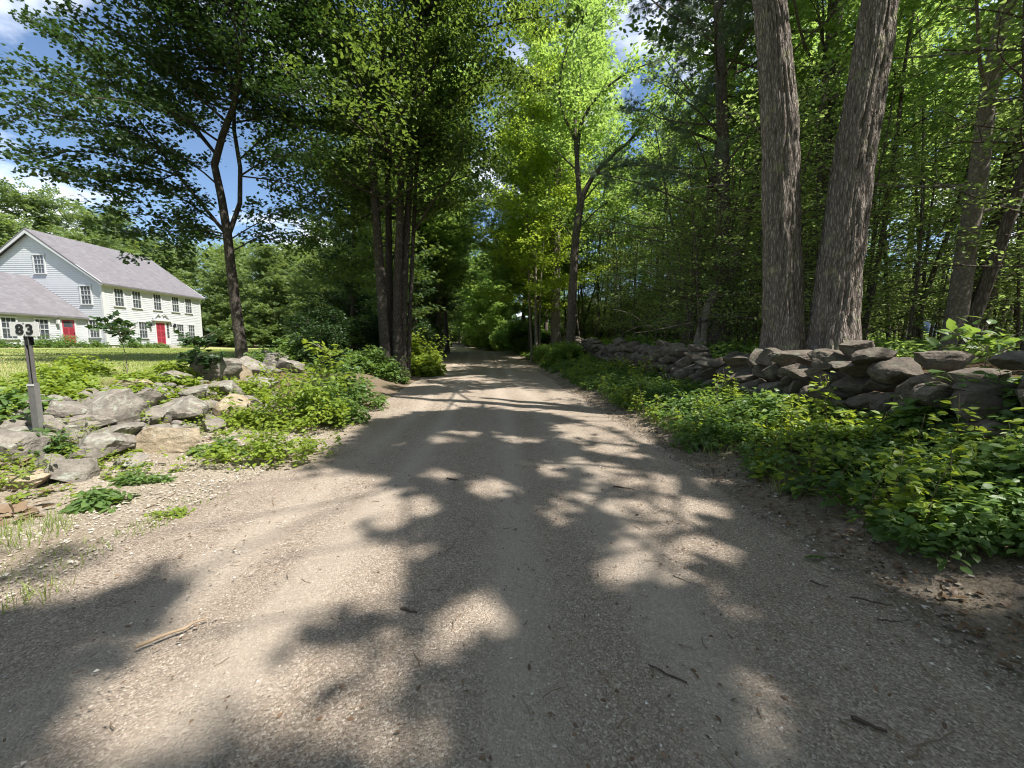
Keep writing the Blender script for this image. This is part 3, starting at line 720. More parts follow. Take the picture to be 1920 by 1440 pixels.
# ------------------------------------------------------------------ house
HX, Y0, Y1, ZB = -33.5, 32.0, 41.9, 1.36
ZE, ZR, XM = ZB + 5.3, ZB + 9.3, -38.85
house = thing('farmhouse', 'white clapboard house with grey roof, low wing and two red doors across the lawn', 'house', (HX, Y0, ZB))
XL = 2 * XM - HX
def boards_x(mb, X_, ya, yb, z0, z1, e=.165, d=.02):      # wall in plane x=X_, facing +x
    z = z0
    while z < z1 - .01:
        t = min(z + e, z1); mb.add([(X_ + d, ya, z), (X_ + d, yb, z), (X_ + .002, yb, t), (X_ + .002, ya, t), (X_ - .03, ya, z), (X_ - .03, yb, z)], [(0, 1, 2, 3), (4, 5, 1, 0)]); z = t
def boards_y(mb, Yw, spans, z0, z1, e=.165, d=.02, sgn=-1):
    z = z0
    while z < z1 - .01:
        t = min(z + e, z1); a, b = spans(z); a2, b2 = spans(t)
        mb.add([(a, Yw + sgn * d, z), (b, Yw + sgn * d, z), (b2, Yw + sgn * .002, t), (a2, Yw + sgn * .002, t), (a, Yw - sgn * .03, z), (b, Yw - sgn * .03, z)], [(0, 1, 2, 3), (4, 5, 1, 0)]); z = t
slope = (ZR - ZE) / (HX - XM)
def gspan(z):
    if z <= ZE: return XL, HX
    w = max(.01, (ZR - z) / slope); return XM - w, XM + w
mb = MB(); boards_x(mb, HX, Y0, Y1, ZB + .25, ZE); boards_y(mb, Y0, gspan, ZB + .25, ZR - .05); boards_y(mb, Y1, gspan, ZB + .25, ZR - .05, sgn=1)
mb.add([(XL, Y0, ZB), (XL, Y1, ZB), (XL, Y1, ZE), (XL, Y0, ZE)], [(0, 1, 2, 3)])
mb.build('wall', M['clap'], house)
mb = MB(); mb.box(XL + .03, HX - .03, Y0 + .03, Y1 - .03, ZB - .6, ZB + .25); mb.build('foundation', M['stonebase'], house)
def slab(mb, p, th):     # p: 4 corners, thickened downwards
    p = np.array(p, float); q_ = p - np.array([0, 0, th]); mb.add(np.concatenate([p, q_]), [(0, 1, 2, 3), (7, 6, 5, 4), (0, 4, 5, 1), (1, 5, 6, 2), (2, 6, 7, 3), (3, 7, 4, 0)])
ov, eo = .32, .34
mb = MB(); zo = ZE - eo * slope + .22
slab(mb, [(HX + eo, Y0 - ov, zo), (HX + eo, Y1 + ov, zo), (XM, Y1 + ov, ZR + .22), (XM, Y0 - ov, ZR + .22)], .12)
slab(mb, [(XM - .001, Y0 - ov, ZR + .219), (XM - .001, Y1 + ov, ZR + .219), (XL - eo, Y1 + ov, zo), (XL - eo, Y0 - ov, zo)], .12)
roof = mb.build('roof', M['roof'], house)
mb = MB()
for yy0 in (Y0 - ov + .01, Y1 + ov - .05):   # rake boards under the roof edge
    for sg, xe_ in ((1, HX + eo - .02), (-1, XL - eo + .02)):
        a = np.array([(xe_, yy0, zo + .08), (xe_, yy0 + .05, zo + .08), (XM + sg * .002, yy0 + .05, ZR + .09), (XM + sg * .002, yy0, ZR + .09)]); slab(mb, a, .26)
mb.box(HX + .021, HX + eo - .03, Y0 - ov + .07, Y1 + ov - .07, zo - .16, zo - .02)       # eave soffit and fascia
mb.box(HX + .021, HX + .07, Y0 + .18, Y1 - .18, ZE - .32, zo - .163)
mb.box(HX - .15, HX + .035, Y0 - .035, Y0 + .0, ZB + .25, ZE - .0); mb.box(HX + .001, HX + .036, Y0 + .001, Y0 + .16, ZB + .25, ZE - .2)
mb.box(HX + .001, HX + .036, Y1 - .16, Y1 + .03, ZB + .25, ZE - .2)
mb.build('trim', M['trim'], house)
mb = MB(); mb.box(XM - .45, XM + .45, Y0 + 4.6, Y0 + 5.4, ZR - .3, ZR + .32)
def window(face, plane, c, z, w, h_, nx_=3, ny_=4, par=None):
    def put(mb, a0, a1, b0, b1, d0, d1):
        if face == 'E': mb.box(plane + d0, plane + d1, c + a0, c + a1, z + b0, z + b1)
        else: mb.box(c + a0, c + a1, plane - d1, plane - d0, z + b0, z + b1)
    mb = MB(); e = .1; hw, hh = w / 2, h_ / 2
    put(mb, -hw - e, -hw, -hh, hh, .0, .075); put(mb, hw, hw + e, -hh, hh, .0, .075)
    put(mb, -hw - e - .03, hw + e + .03, hh, hh + e + .03, .0, .09); put(mb, -hw - e - .04, hw + e + .04, -hh - .08, -hh, .0, .11)
    o = mb.build('window', M['trim'], house)
    mb = MB(); put(mb, -hw, hw, -.03, .03, .03, .062)
    for i in range(1, nx_): x = -hw + w * i / nx_; put(mb, x - .008, x + .008, -hh, -.03, .03, .05); put(mb, x - .008, x + .008, .03, hh, .03, .056)
    for s0 in (0, 1):
        for i in range(1, ny_ // 2 + (ny_ % 2)):
            zz_ = -hh + hh * s0 + hh * i / (ny_ / 2); put(mb, -hw, hw, zz_ - .008, zz_ + .008, .03, .053)
    mb.build('sash', M['trim'], o)
    mb = MB(); put(mb, -hw + .001, hw - .001, -hh + .001, hh - .001, .021, .029); mb.build('pane', M['glass'], o)
for y in (33.3, 34.85, 36.85, 38.8, 40.35): window('E', HX, y, ZB + 4.26, .74, 1.42)
for y in (33.55, 35.2, 39.15, 40.5): window('E', HX, y, ZB + 1.6, .74, 1.4)
window('S', Y0, -38.3, ZB + 6.75, .78, 1.42); window('S', Y0, -34.9 + .12, ZB + 4.3, .78, 1.42); window('S', Y0, -34.38, ZB + 1.58, .74, 1.4)
def door(par, X_, yc, z0, z1, w, light=False):
    mb = MB(); e = .13
    mb.box(X_, X_ + .07, yc - w / 2 - e, yc - w / 2, z0, z1); mb.box(X_, X_ + .07, yc + w / 2, yc + w / 2 + e, z0, z1); mb.box(X_, X_ + .09, yc - w / 2 - e - .04, yc + w / 2 + e + .04, z1, z1 + .16)
    fr = mb.build('door', M['trim'], par)
    mb = MB(); mb.box(X_ + .022, X_ + .05, yc - w / 2 + .001, yc + w / 2 - .001, z0, z1 - .001); mb.build('door_leaf', M['red'], fr)
    mb = MB(); hgt2 = z1 - z0
    for (b0, b1) in ((.08, .36), (.44, .68)) if light else ((.06, .3), (.36, .62), (.68, .92)):
        for sg in (-1, 1):
            y_ = yc + sg * w * .23; mb.box(X_ + .05, X_ + .056, y_ - w * .17, y_ + w * .17, z0 + hgt2 * b0, z0 + hgt2 * b1)
    mb.build('door_panel', M['red2'], fr)
    if light:
        mb = MB(); mb.box(X_ + .05, X_ + .057, yc - w * .36, yc + w * .36, z0 + hgt2 * .72, z0 + hgt2 * .95); mb.build('door_light', M['glass'], fr)
    mb = MB(); mb.box(X_ + .05, X_ + .1, yc + w * .4, yc + w * .45, z0 + .95, z0 + 1.05); mb.build('door_handle', M['iron'], fr)
    return fr
fd = door(house, HX, 36.95, ZB + .32, ZB + 2.34, .92); 
mb = MB()   # sidelights
mb.box(HX + .0, HX + .06, 37.545, 37.6, ZB + .32, ZB + 2.34); mb.box(HX, HX + .06, 37.86, 37.93, ZB + .32, ZB + 2.34); mb.box(HX, HX + .055, 37.6, 37.86, ZB + .32, ZB + .9)
for k in range(4): mb.box(HX + .03, HX + .05, 37.6, 37.86, ZB + 1.2 + k * .32, ZB + 1.225 + k * .32)
sd_ = mb.build('sidelight', M['trim'], house); mb = MB(); mb.box(HX + .021, HX + .029, 37.601, 37.859, ZB + .901, ZB + 2.33); mb.build('pane', M['glass'], sd_)
mb = MB(); mb.box(HX + .01, HX + .26, 36.1, 38.15, ZB + 2.51, ZB + 2.62); mb.box(HX + .01, HX + .18, 36.2, 38.05, ZB + 2.62, ZB + 2.7)
for sg in (-1, 1):   # swan-neck scrolls
    t = np.linspace(0, 1, 14); yy_ = 37.12 + sg * (.95 - .72 * t); z_ = ZB + 2.72 + .5 * (3 * t ** 2 - 2 * t ** 3)
    tubes(np.stack([np.full(14, HX + .1), yy_, z_], -1), np.full(14, .065), 8, mb)
    a = np.linspace(0, 5.2, 12); rr = .14 - .02 * a / 1.2
    tubes(np.stack([np.full(12, HX + .1), 37.12 + sg * (.23 - rr * np.sin(a) * .8), ZB + 3.12 + rr * np.cos(a)], -1), np.full(12, .05), 8, mb)
mb.box(HX + .02, HX + .14, 37.06, 37.18, ZB + 2.7, ZB + 2.98)
mb.build('pediment', M['trim'], house, False)
for y in (35.85, 38.4):
    mb = MB(); mb.box(HX + .02, HX + .1, y - .03, y + .03, ZB + 1.95, ZB + 2.2); mb.box(HX + .1, HX + .26, y - .08, y + .08, ZB + 1.95, ZB + 2.25); mb.box(HX + .12, HX + .24, y - .05, y + .05, ZB + 2.25, ZB + 2.33); mb.build('wall_lantern', M['iron'], house)
mb = MB(); mb.box(HX + .0, HX + 1.1, 36.2, 37.9, ZB - .4, ZB + .16); mb.box(HX, HX + .7, 36.25, 37.85, ZB + .16, ZB + .3); mb.build('doorstep', M['stonebase'], house)
# wing in front of the gable
WX, WR, WY0 = -34.95, -39.3, 18.0; WZE, WZR = ZB + 2.5, ZB + 5.65
mb = MB(); boards_x(mb, WX, WY0, Y0 - .021, ZB + .15, WZE); mb.box(WX - 8, WX - .04, WY0, Y0 - .05, ZB - .5, ZB + 2.4)
mb.build('wing_wall', M['clap'], house)
ws = (WZR - WZE) / (WX - WR); mb = MB(); z_ = WZE - .28 * ws + .18
slab(mb, [(WX + .28, WY0 - .3, z_), (WX + .28, Y0 - .036, z_), (WR, Y0 - .036, WZR + .18), (WR, WY0 - .3, WZR + .18)], .12)
slab(mb, [(WR - .001, WY0 - .3, WZR + .179), (WR - .001, Y0 - .036, WZR + .179), (2 * WR - WX - .28, Y0 - .036, z_), (2 * WR - WX - .28, WY0 - .3, z_)], .12)
mb.build('wing_roof', M['roof'], house)
mb = MB(); mb.box(WX + .021, WX + .25, WY0, Y0 - .06, z_ - .16, z_ - .02); mb.box(WX + .001, WX + .04, Y0 - .2, Y0 - .04, ZB + .15, WZE - .06); mb.build('wing_trim', M['trim'], house)
window('E', WX, 28.85, ZB + 1.4, .78, 1.42); window('E', WX, 26.95, ZB + 1.4, .78, 1.42); window('E', WX, 24.4, ZB + 1.4, .78, 1.42)
door(house, WX, 30.55, ZB + .18, ZB + 2.2, .86, True)
mb = MB(); mb.box(WX + .02, WX + .1, 29.75, 29.81, ZB + 2.0, ZB + 2.1); mb.box(WX + .1, WX + .25, 29.7, 29.86, ZB + 1.86, ZB + 2.16); mb.build('wall_lantern', M['trim'], house)
mb = MB(); mb.box(WX + .02, WX + .9, 29.9, 31.2, ZB - .4, ZB + .14); mb.build('doorstep', M['stonebase'], house)

# ------------------------------------------------------------------ things glimpsed through the wood
def glimpse_house(px, py, Yd, w, h_):
    p = at(px, py, Yd); z0 = hgt(p[0], Yd)
    b = thing('pale_cottage', 'pale cottage barely seen through the saplings behind the right wall', 'cottage', (p[0], Yd, z0))
    mb = MB()
    for k in range(14): mb.box(p[0] - w / 2, p[0] + w / 2, Yd, Yd + 7, z0 - .5 if k == 0 else z0 + k * .21, z0 + k * .21 + .2)
    mb.build('wall', M['sidepaint'], b)
    mb = MB(); zt = z0 + 2.95
    slab(mb, [(p[0] - w / 2 - .3, Yd - .4, zt), (p[0] + w / 2 + .3, Yd - .4, zt), (p[0] + w / 2 + .3, Yd + 3.5, zt + 2), (p[0] - w / 2 - .3, Yd + 3.5, zt + 2)], .15)
    slab(mb, [(p[0] - w / 2 - .3, Yd + 3.501, zt + 2), (p[0] + w / 2 + .3, Yd + 3.501, zt + 2), (p[0] + w / 2 + .3, Yd + 7.4, zt), (p[0] - w / 2 - .3, Yd + 7.4, zt)], .15)
    mb.build('roof', M['roof'], b)
    mb = MB(); mb.box(p[0] - 1.2, p[0] - .3, Yd - .05, Yd - .01, z0 + 1.1, z0 + 2.3); mb.build('window', M['glass'], b)
glimpse_house(1262, 612, 44, 6, 3)
p = at(1748, 655, 24); z0 = hgt(p[0], 24)
mb = MB(); gx, gy = np.meshgrid(np.linspace(-1.3, 1.3, 22), np.linspace(-.9, .9, 16), indexing='ij')
zt = 1.25 * np.clip(1 - (gx / 1.25) ** 4, 0, 1) ** .5 * np.clip(1 - (gy / .88) ** 4, 0, 1) ** .5 + .1 * (n2(gx * 3, gy * 3, 4) - .5)
ii = np.arange(22 * 16).reshape(22, 16); mb.add(np.stack([p[0] + gx, 24 + gy, z0 + zt], -1).reshape(-1, 3), np.stack([ii[:-1, :-1], ii[1:, :-1], ii[1:, 1:], ii[:-1, 1:]], -1).reshape(-1, 4))
tag(mb.build('covered_pile', M['tarp'], smooth=True, loc=(p[0], 24, z0)), 'pile under a blue grey tarpaulin deep in the wood at right', 'covered pile')

# ------------------------------------------------------------------ sticks on the road
def stick(x0, y0, x1, y1, r, m, lab, kink=.05, n=7):
    a, b = at_ground(x0, y0), at_ground(x1, y1)
    t = np.linspace(0, 1, n)[:, None]; p = a * (1 - t) + b * t; L = np.linalg.norm(b - a)
    p[1:-1] += rng.normal(0, kink * L * .4, (n - 2, 3)) * np.array([1, 1, 0]); zr = np.where((np.abs(p[:, 0] - XC(p[:, 1]) ) < 2.9), roadz(p[:, 0], p[:, 1]), H(p[:, 0], p[:, 1])); p[:, 2] = zr + r * .8 + rng.uniform(0, .006, n)
    mb = MB(); tubes(p, r * np.linspace(1, .6, n) * rng.uniform(.8, 1.15, n), 7, mb)
    tag(mb.build('stick', M[m], smooth=True, loc=p[n // 2]), lab, 'stick', 'fallen sticks on the road')
stick(255, 1222, 388, 1170, .0095, 'pale_stick', 'long pale stripped stick lying on the sunny left of the road', .03)
stick(1215, 1256, 1287, 1292, .0055, 'dark_stick', 'thin dark bent twig near the bottom middle of the road')
stick(1596, 1355, 1662, 1384, .009, 'dark_stick', 'thick dark twig right of the round sun fleck at lower right')
stick(1572, 1356, 1602, 1382, .004, 'twig', 'fine twig beside the thick dark one at lower right', .02)
stick(1595, 1125, 1672, 1140, .006, 'dark_stick', 'slim dark twig left of the bright strip by the right verge')
stick(1543, 1128, 1569, 1158, .005, 'pale_stick', 'short straw coloured twig in shade right of centre', .02)
stick(1518, 1094, 1552, 1106, .007, 'dark_stick', 'stubby dark twig above the short straw coloured one')
stick(1645, 1166, 1692, 1171, .005, 'dark_stick', 'level thin twig below the bright strip by the right verge')
stick(752, 1150, 782, 1157, .008, 'dark_stick', 'short black twig left of the middle sun fleck')
stick(1262, 1086, 1296, 1100, .004, 'dark_stick', 'tiny twig just under the paired sun flecks right of centre')
stick(1150, 915, 1190, 922, .008, 'dark_stick', 'black forked looking twig up the road right of centre')
stick(964, 928, 971, 940, .008, 'pale_stick', 'pale wood chip in the middle of the road', .01)
stick(838, 902, 858, 905, .01, 'dark_stick', 'dark twig under the oval sun fleck left of centre')
stick(612, 800, 664, 780, .012, 'pale_stick', 'pale stick at the left road edge below the tall weeds')
stick(270, 960, 330, 925, .006, 'twig', 'thin brown twig across the sunny verge under the weeds')
stick(1700, 1432, 1790, 1380, .004, 'twig', 'fine curved twig near the bottom right corner', .08)
p = at_ground(1508, 1050); mb = MB(); t = np.linspace(0, 1, 9)
hw = np.array([.004, .022, .012, .035, .016, .04, .02, .03, .003]); L = .16; p[2] = roadz(p[0], p[1]) + .008
v = [(L * a, 0, .012 * math.sin(3 * a)) for a in t] + [(L * a, b, .012 * math.sin(3 * a) - .25 * b) for a, b in zip(t, hw)] + [(L * a, -b, .012 * math.sin(3 * a) + .18 * b) for a, b in zip(t, hw)]
mb.add(np.array(v) + p, [(i, i + 1, 10 + i, 9 + i) for i in range(8)] + [(i, 18 + i, 19 + i, i + 1) for i in range(8)], .6)
tag(mb.build('fallen_oak_leaf', M['oak_leaf'], loc=p), 'lobed green oak leaf lying in the shade on the road', 'leaf')
# ------------------------------------------------------------------ trees
def pxp(pts, Y):
    """list of (px,py[,dY]) -> world path at distance Y"""
    return np.array([at(p[0], p[1], Y + (p[2] if len(p) > 2 else 0)) for p in pts])

# --- young maple on the lawn edge
bx = at(456, 676, 13.0); bx[2] = hgt(bx[0], bx[1]) - .05
lm = thing('maple_tree', 'young maple with a forked crooked trunk standing alone at the lawn edge', 'tree', bx)
G_ = Grow(21); g = G_.g; Yt = 13.0
main = np.vstack([bx, pxp([(440, 560), (428, 455), (425, 425)], Yt)])
G_.trunk(main, .185, .13, 14, 10, .25)
left_stem = pxp([(425, 430), (412, 350), (402, 285), (410, 265), (428, 240, -.2), (440, 190, -.3), (452, 120, -.5), (458, 40, -.7), (462, -60, -.9), (470, -170, -1)], Yt)
right_stem = pxp([(427, 445), (445, 400, .1), (454, 350, .2), (448, 300, .3), (440, 255, .3), (438, 210, .4), (445, 120, .8), (470, 0, 1.2), (500, -120, 1.6)], Yt)
G_.limb(left_stem, .125, .03, 22, 1.5, 80, .24, .35, sides=8)
G_.limb(right_stem, .075, .02, 22, 1.5, 80, .24, .3, sides=8)
for pts, r in [
  ([(425, 440), (380, 385, -.3), (335, 330, -.6), (300, 280, -1.0), (250, 210, -1.5), (190, 125, -2.2), (130, 50, -3)], .06),
  ([(402, 285), (385, 262, .2), (330, 200, .5), (240, 130, 1), (150, 90, 1.4), (60, 40, 1.8)], .045),
  ([(432, 235), (360, 170, -.6), (300, 110, -1), (220, 60, -1.6), (120, 0, -2.2)], .045),
  ([(300, 280, -1), (230, 240, -1.4), (150, 225, -1.9), (70, 210, -2.4), (10, 190, -2.8)], .035),
  ([(335, 330, -.6), (250, 300, -1), (170, 285, -1.5), (90, 285, -2), (20, 290, -2.3)], .032),
  ([(412, 350), (350, 300, .6), (280, 275, 1), (190, 250, 1.6), (100, 245, 2)], .03),
  ([(405, 290), (350, 230, .2), (250, 170, .2), (130, 140, -.2), (20, 130, -.4)], .04),
  ([(452, 120, -.5), (380, 60, -1), (300, 10, -1.6), (240, -60, -2)], .035),
  ([(458, 40, -.7), (400, -20, -1.4), (300, -90, -2), (200, -120, -2.4)], .03),
  ([(440, 200, .4), (500, 130, .2), (560, 90, -.2), (610, 60, -.4)], .04),
  ([(450, 330, .2), (510, 295, -.2), (560, 290, -.6), (600, 270, -1)], .03),
  ([(445, 130, .8), (510, 60, .8), (570, 10, .6), (620, -40, .4)], .035),
  ([(452, 160, -.4), (520, 180, -1), (570, 165, -1.6), (610, 140, -2)], .03),
  ([(438, 230, .3), (500, 220, .9), (560, 215, 1.4), (610, 210, 1.9)], .03),
  ([(428, 440), (360, 425, -.4), (300, 405, -.9), (240, 400, -1.2), (185, 385, -1.6)], .028),
  ([(430, 450), (480, 420, .2), (520, 400, .5), (560, 390, .9)], .022),
  ([(330, 325, -.6), (270, 350, -.6), (220, 360, -.8), (160, 345, -1.2)], .022),
  ([(425, 432), (340, 372, -.5), (260, 335, -1), (180, 322, -1.6), (110, 330, -2)], .03),
  ([(430, 445), (350, 432, .3), (280, 438, .6), (215, 430, .8)], .022),
  ([(300, 280, -1), (220, 330, -1.6), (150, 330, -2.2), (60, 300, -2.8)], .025),
  ([(240, 130, 1), (150, 170, .6), (60, 210, .2), (-10, 240, 0)], .025),
  ([(437, 470), (500, 440, .3), (560, 440, .6), (610, 450, 1)], .022),
  ([(450, 330, .2), (520, 340, .6), (580, 360, 1), (640, 380, 1.4)], .026),
  ([(448, 300, .3), (510, 250, 1), (570, 240, 1.8), (630, 250, 2.4)], .03),
  ([(428, 450), (380, 440, -.3), (330, 462, -.6), (280, 475, -1)], .018),
  ([(410, 265), (330, 215, -1.4), (240, 190, -2.4), (150, 180, -3.2), (60, 160, -3.8)], .035),
  ([(440, 190, -.3), (400, 90, 1), (340, 20, 2), (280, -60, 2.6)], .035)]:
    p = pxp(pts, Yt); L = np.linalg.norm(np.diff(p, axis=0), axis=1).sum()
    G_.limb(p, r, .008, max(8, int(L * 4)), 1.1, 80, .16, .14, sides=6)
G_.auto(resample(left_stem, 20), 20, .42, 1, lambda u: 3.6 - .8 * u, lambda u: .25 + .3 * u, .03, az0=1, nsub=10, sublen=1.2, nleaf=70, spread=.24)
G_.auto(resample(right_stem, 20), 14, .45, 1, lambda u: 3.2 - .8 * u, lambda u: .25 + .3 * u, .03, az0=2, nsub=10, sublen=1.2, nleaf=70, spread=.24)
G_.auto(resample(left_stem, 20), 12, .4, .95, lambda u: 4.8 - .8 * u, lambda u: .12 + .2 * u, .035, azr=(2.5, 3.9), nsub=12, sublen=1.2, nleaf=75, spread=.24)
lm_cr = G_.finish(lm, M['bark_maple'], M['maple_leaf'], 'maple', (.085, .135), .42)

# --- clump of maples left of the road
bx = at(738, 668, 15.5); bx[2] = hgt(bx[0], bx[1]) - .05
cm = thing('maple_clump', 'dark clump of five maple stems rising together from the left verge', 'tree', bx)
G_ = Grow(22); Yt = 15.5
STEMS = [([(724, 665), (716, 560), (706, 420), (694, 250), (676, 100), (655, -20), (630, -170)], .26, -.3),
         ([(733, 668), (730, 540), (728, 380), (722, 200), (712, 40), (700, -160)], .2, .25),
         ([(744, 670), (745, 560), (750, 400), (754, 220), (756, 60), (762, -160)], .24, -.1),
         ([(752, 668), (758, 520), (766, 380), (774, 260), (780, 120), (792, 0), (812, -150)], .22, .2),
         ([(764, 664), (770, 560), (776, 420), (782, 300), (800, 120), (850, -80)], .11, .5)]
for k, (pts, r, dy) in enumerate(STEMS):
    p = pxp(pts, Yt + dy); p[0, 2] = hgt(p[0, 0], p[0, 1]) - .05
    tp = G_.trunk(p, r * .82, .06, 30, 12, .45)
    G_.auto(tp, 15, .36, 1.0, lambda u: 4.4 - 1.4 * u, lambda u: .35 + .45 * u, .06, az0=k * 1.3, nsub=10, sublen=1.3, nleaf=66, spread=.26, up=.3)
for pts, r in [([(702, 330), (640, 300, .3), (580, 320, .2), (530, 345, 0)], .04), ([(700, 400), (650, 420, -.4), (600, 440, -.8), (560, 470, -1)], .03),
               ([(690, 200), (620, 170, -.8), (560, 150, -1.4), (510, 150, -2)], .05), ([(775, 260), (830, 250, -.5), (880, 270, -1), (920, 300, -1.4)], .04),
               ([(766, 370), (800, 380, .4), (850, 380, .8)], .03), ([(706, 420), (660, 390, .8), (600, 380, 1.4), (540, 400, 2)], .035), ([(694, 250), (640, 240, 1), (570, 230, 2), (500, 260, 2.6)], .045),
               ([(784, 100), (840, 90, -1), (900, 110, -2), (960, 140, -2.6)], .05), ([(700, 480), (650, 500, .5), (610, 520, .8)], .02), ([(680, 120), (600, 60, -1), (520, 40, -2)], .05),
               ([(782, 160), (860, 80, -.6), (950, 40, -1.4), (1050, 30, -2)], .07), ([(778, 230), (850, 170, .4), (930, 150, .6), (1010, 160, .8)], .06), ([(795, 20), (870, -40, -1.5), (960, -60, -3), (1060, -50, -4)], .07), ([(776, 330), (830, 300, .8), (890, 290, 1.4), (940, 300, 2)], .04), ([(752, 60), (830, 10, 1), (920, -10, 2), (1000, 0, 3)], .06), ([(690, 200), (650, 110, 1.5), (600, 60, 2.6), (540, 20, 3.4)], .05), ([(706, 400), (650, 340, 1.6), (590, 300, 2.4), (520, 290, 3)], .04)]:
    p = pxp(pts, Yt); L = np.linalg.norm(np.diff(p, axis=0), axis=1).sum(); G_.limb(p, r, .008, int(L * 3.5) + 5, 1.15, 80, .24, .12)
G_.finish(cm, M['bark_maple'], M['clump_leaf'], 'oval', (.12, .19), .45, keep=lambda P: (P[:, 2] > 3.2) & ~((P[:, 0] > -3.2) & (P[:, 2] < 7)))

# --- the pair of big trunks behind the wall
def ridges(seed, amp=.028, k=9):
    def f(th, z, r):
        p = np.stack([np.cos(th) * k * .5, np.sin(th) * k * .5, z * 1.25], -1)
        w = p + .8 * np.stack([vnoise(p * .9 + 7, seed), vnoise(p * .9 + 3, seed + 2), 0 * z], -1)
        a = 1 - 2 * np.abs(vnoise(w * np.array([1.6, 1.6, 1]), seed) - .5); b = 1 - 2 * np.abs(vnoise(w * np.array([3.3, 3.3, 2.2]), seed + 9) - .5)
        lump = fnoise(np.stack([np.cos(th) * .8, np.sin(th) * .8, z * .7], -1), seed + 4, 2) - .5
        lump = lump + 2.2 * np.exp(-np.clip(z - 1.0, 0, 9) / .35) * (.5 + .5 * np.cos(5 * th + seed + 1.5 * np.cos(th)))
        return -amp * (a ** 4) * 1.2 - amp * .55 * (b ** 5) + .09 * lump * r / .4
    return f
def oak(seed, pts, Yb, r0, label, cull=True, nl=28, lean=(0, 0), top=21, disp=True, crownr=6.2, az=None, t0=.56, base=None, nleaf=125, name='oak_tree', flare=.3, size=(.17, .27), prune=.58):
    G = Grow(seed)
    if base is None: p = pxp(pts, Yb)
    else: p = np.array(pts, float)
    b = p[0].copy(); b[2] = hgt(b[0], b[1]) - .1; p[0] = b
    o = thing(name, label, 'tree', b)
    G.prune = prune if cull else False
    tp = G.trunk(p, r0, r0 * .32, 260 if disp else 30, 96 if disp else 14, flare, ridges(seed, .038) if disp else None, 1.25)
    G.auto(tp, nl, t0, .99, lambda u: crownr * (1 - .55 * abs(u - .25)), lambda u: .15 + .75 * u, .055, az0=seed, nsub=12, sublen=1.7, nleaf=nleaf, spread=.38, up=.35, sides=6)
    G.finish(o, M['bark_oak'], M['oak_leaf'], 'oval', size, .5, cull=sun_cull if cull else None)
    return o
oak(31, [(1470, 690), (1466, 560), (1464, 400), (1463, 250), (1450, 80), (1436, -60), (1415, -300), (1400, -560), (1420, -900)], 7.4, .35, 'straight greyish big oak trunk, left one of the close pair behind the wall', flare=.34)
oak(32, [(1556, 692), (1568, 560), (1588, 400), (1610, 250), (1638, 80), (1660, -60), (1705, -300), (1740, -560), (1760, -900)], 7.0, .365, 'thickest dark oak trunk, right leaning one of the close pair behind the wall', flare=.3)
# roadside trees beside and behind the camera whose canopy shades the road
oak(33, [(7.9, -4.4, 0), (7.7, -4.3, 5), (7.2, -4.0, 10), (6.9, -3.7, 16), (6.9, -3.6, 22)], 0, .4, 'tall oak behind the right wall close beside the camera', disp=False, base=1, nl=64, crownr=7.6, nleaf=150, size=(.18, .29), prune=.55, t0=.38)
oak(34, [(8.8, -8.5, 0), (8.7, -8.5, 6), (8.5, -8.4, 12), (8.6, -8.3, 21)], 0, .38, 'tall oak behind the right wall some way behind the camera', disp=False, base=1, nl=36, crownr=7, nleaf=140, t0=.38)
oak(35, [(12.2, 4.2, 0), (12.1, 4.2, 6), (11.9, 4.0, 12), (11.9, 4, 20)], 0, .3, 'tall oak standing well back in the wood at the right edge', disp=False, base=1, nl=28, crownr=6, t0=.42)
oak(37, [(13.4, -3.2, 0), (13.3, -3.2, 6), (13.1, -3.2, 12), (13.1, -3, 21)], 0, .3, 'tall oak deep in the wood beside the camera', disp=False, base=1, nl=30, crownr=6.2, t0=.4, prune=.45)

oak(38, [(9.4, 1.2, 0), (9.3, 1.2, 6), (9.1, 1.1, 12), (9.1, 1, 21)], 0, .32, 'tall oak in the wood just right of the camera', disp=False, base=1, nl=36, crownr=6.8, t0=.4, nleaf=160, size=(.18, .29), prune=.7)
oak(39, [(10.6, 13.6, 0), (10.6, 13.6, 6), (10.4, 13.5, 12), (10.3, 13.5, 21)], 0, .3, 'tall oak hidden in the wood behind the close pair of trunks', disp=False, base=1, nl=32, crownr=6.4, t0=.42)

# --- leaning slim trunk at right
G_ = Grow(36); p = pxp([(1775, 690), (1792, 600), (1815, 450), (1835, 320), (1850, 200), (1868, 90), (1895, -20), (1930, -140), (1980, -320)], 8.6); p[0, 2] = hgt(p[0, 0], p[0, 1]) - .1
o = thing('beech_tree', 'smooth grey leaning trunk near the right edge of the view', 'tree', p[0])
tp = G_.trunk(p, .2, .07, 70, 20, .15, ridges(36, .006, 5)); G_.auto(tp, 14, .3, 1, lambda u: 3.6 - u, lambda u: .2 + .4 * u, .045, nsub=10, sublen=1.3, nleaf=60, spread=.28)
G_.finish(o, M['bark_grey'], M['shade_leaf'], 'oval', (.09, .14), .4, cull=sun_cull)

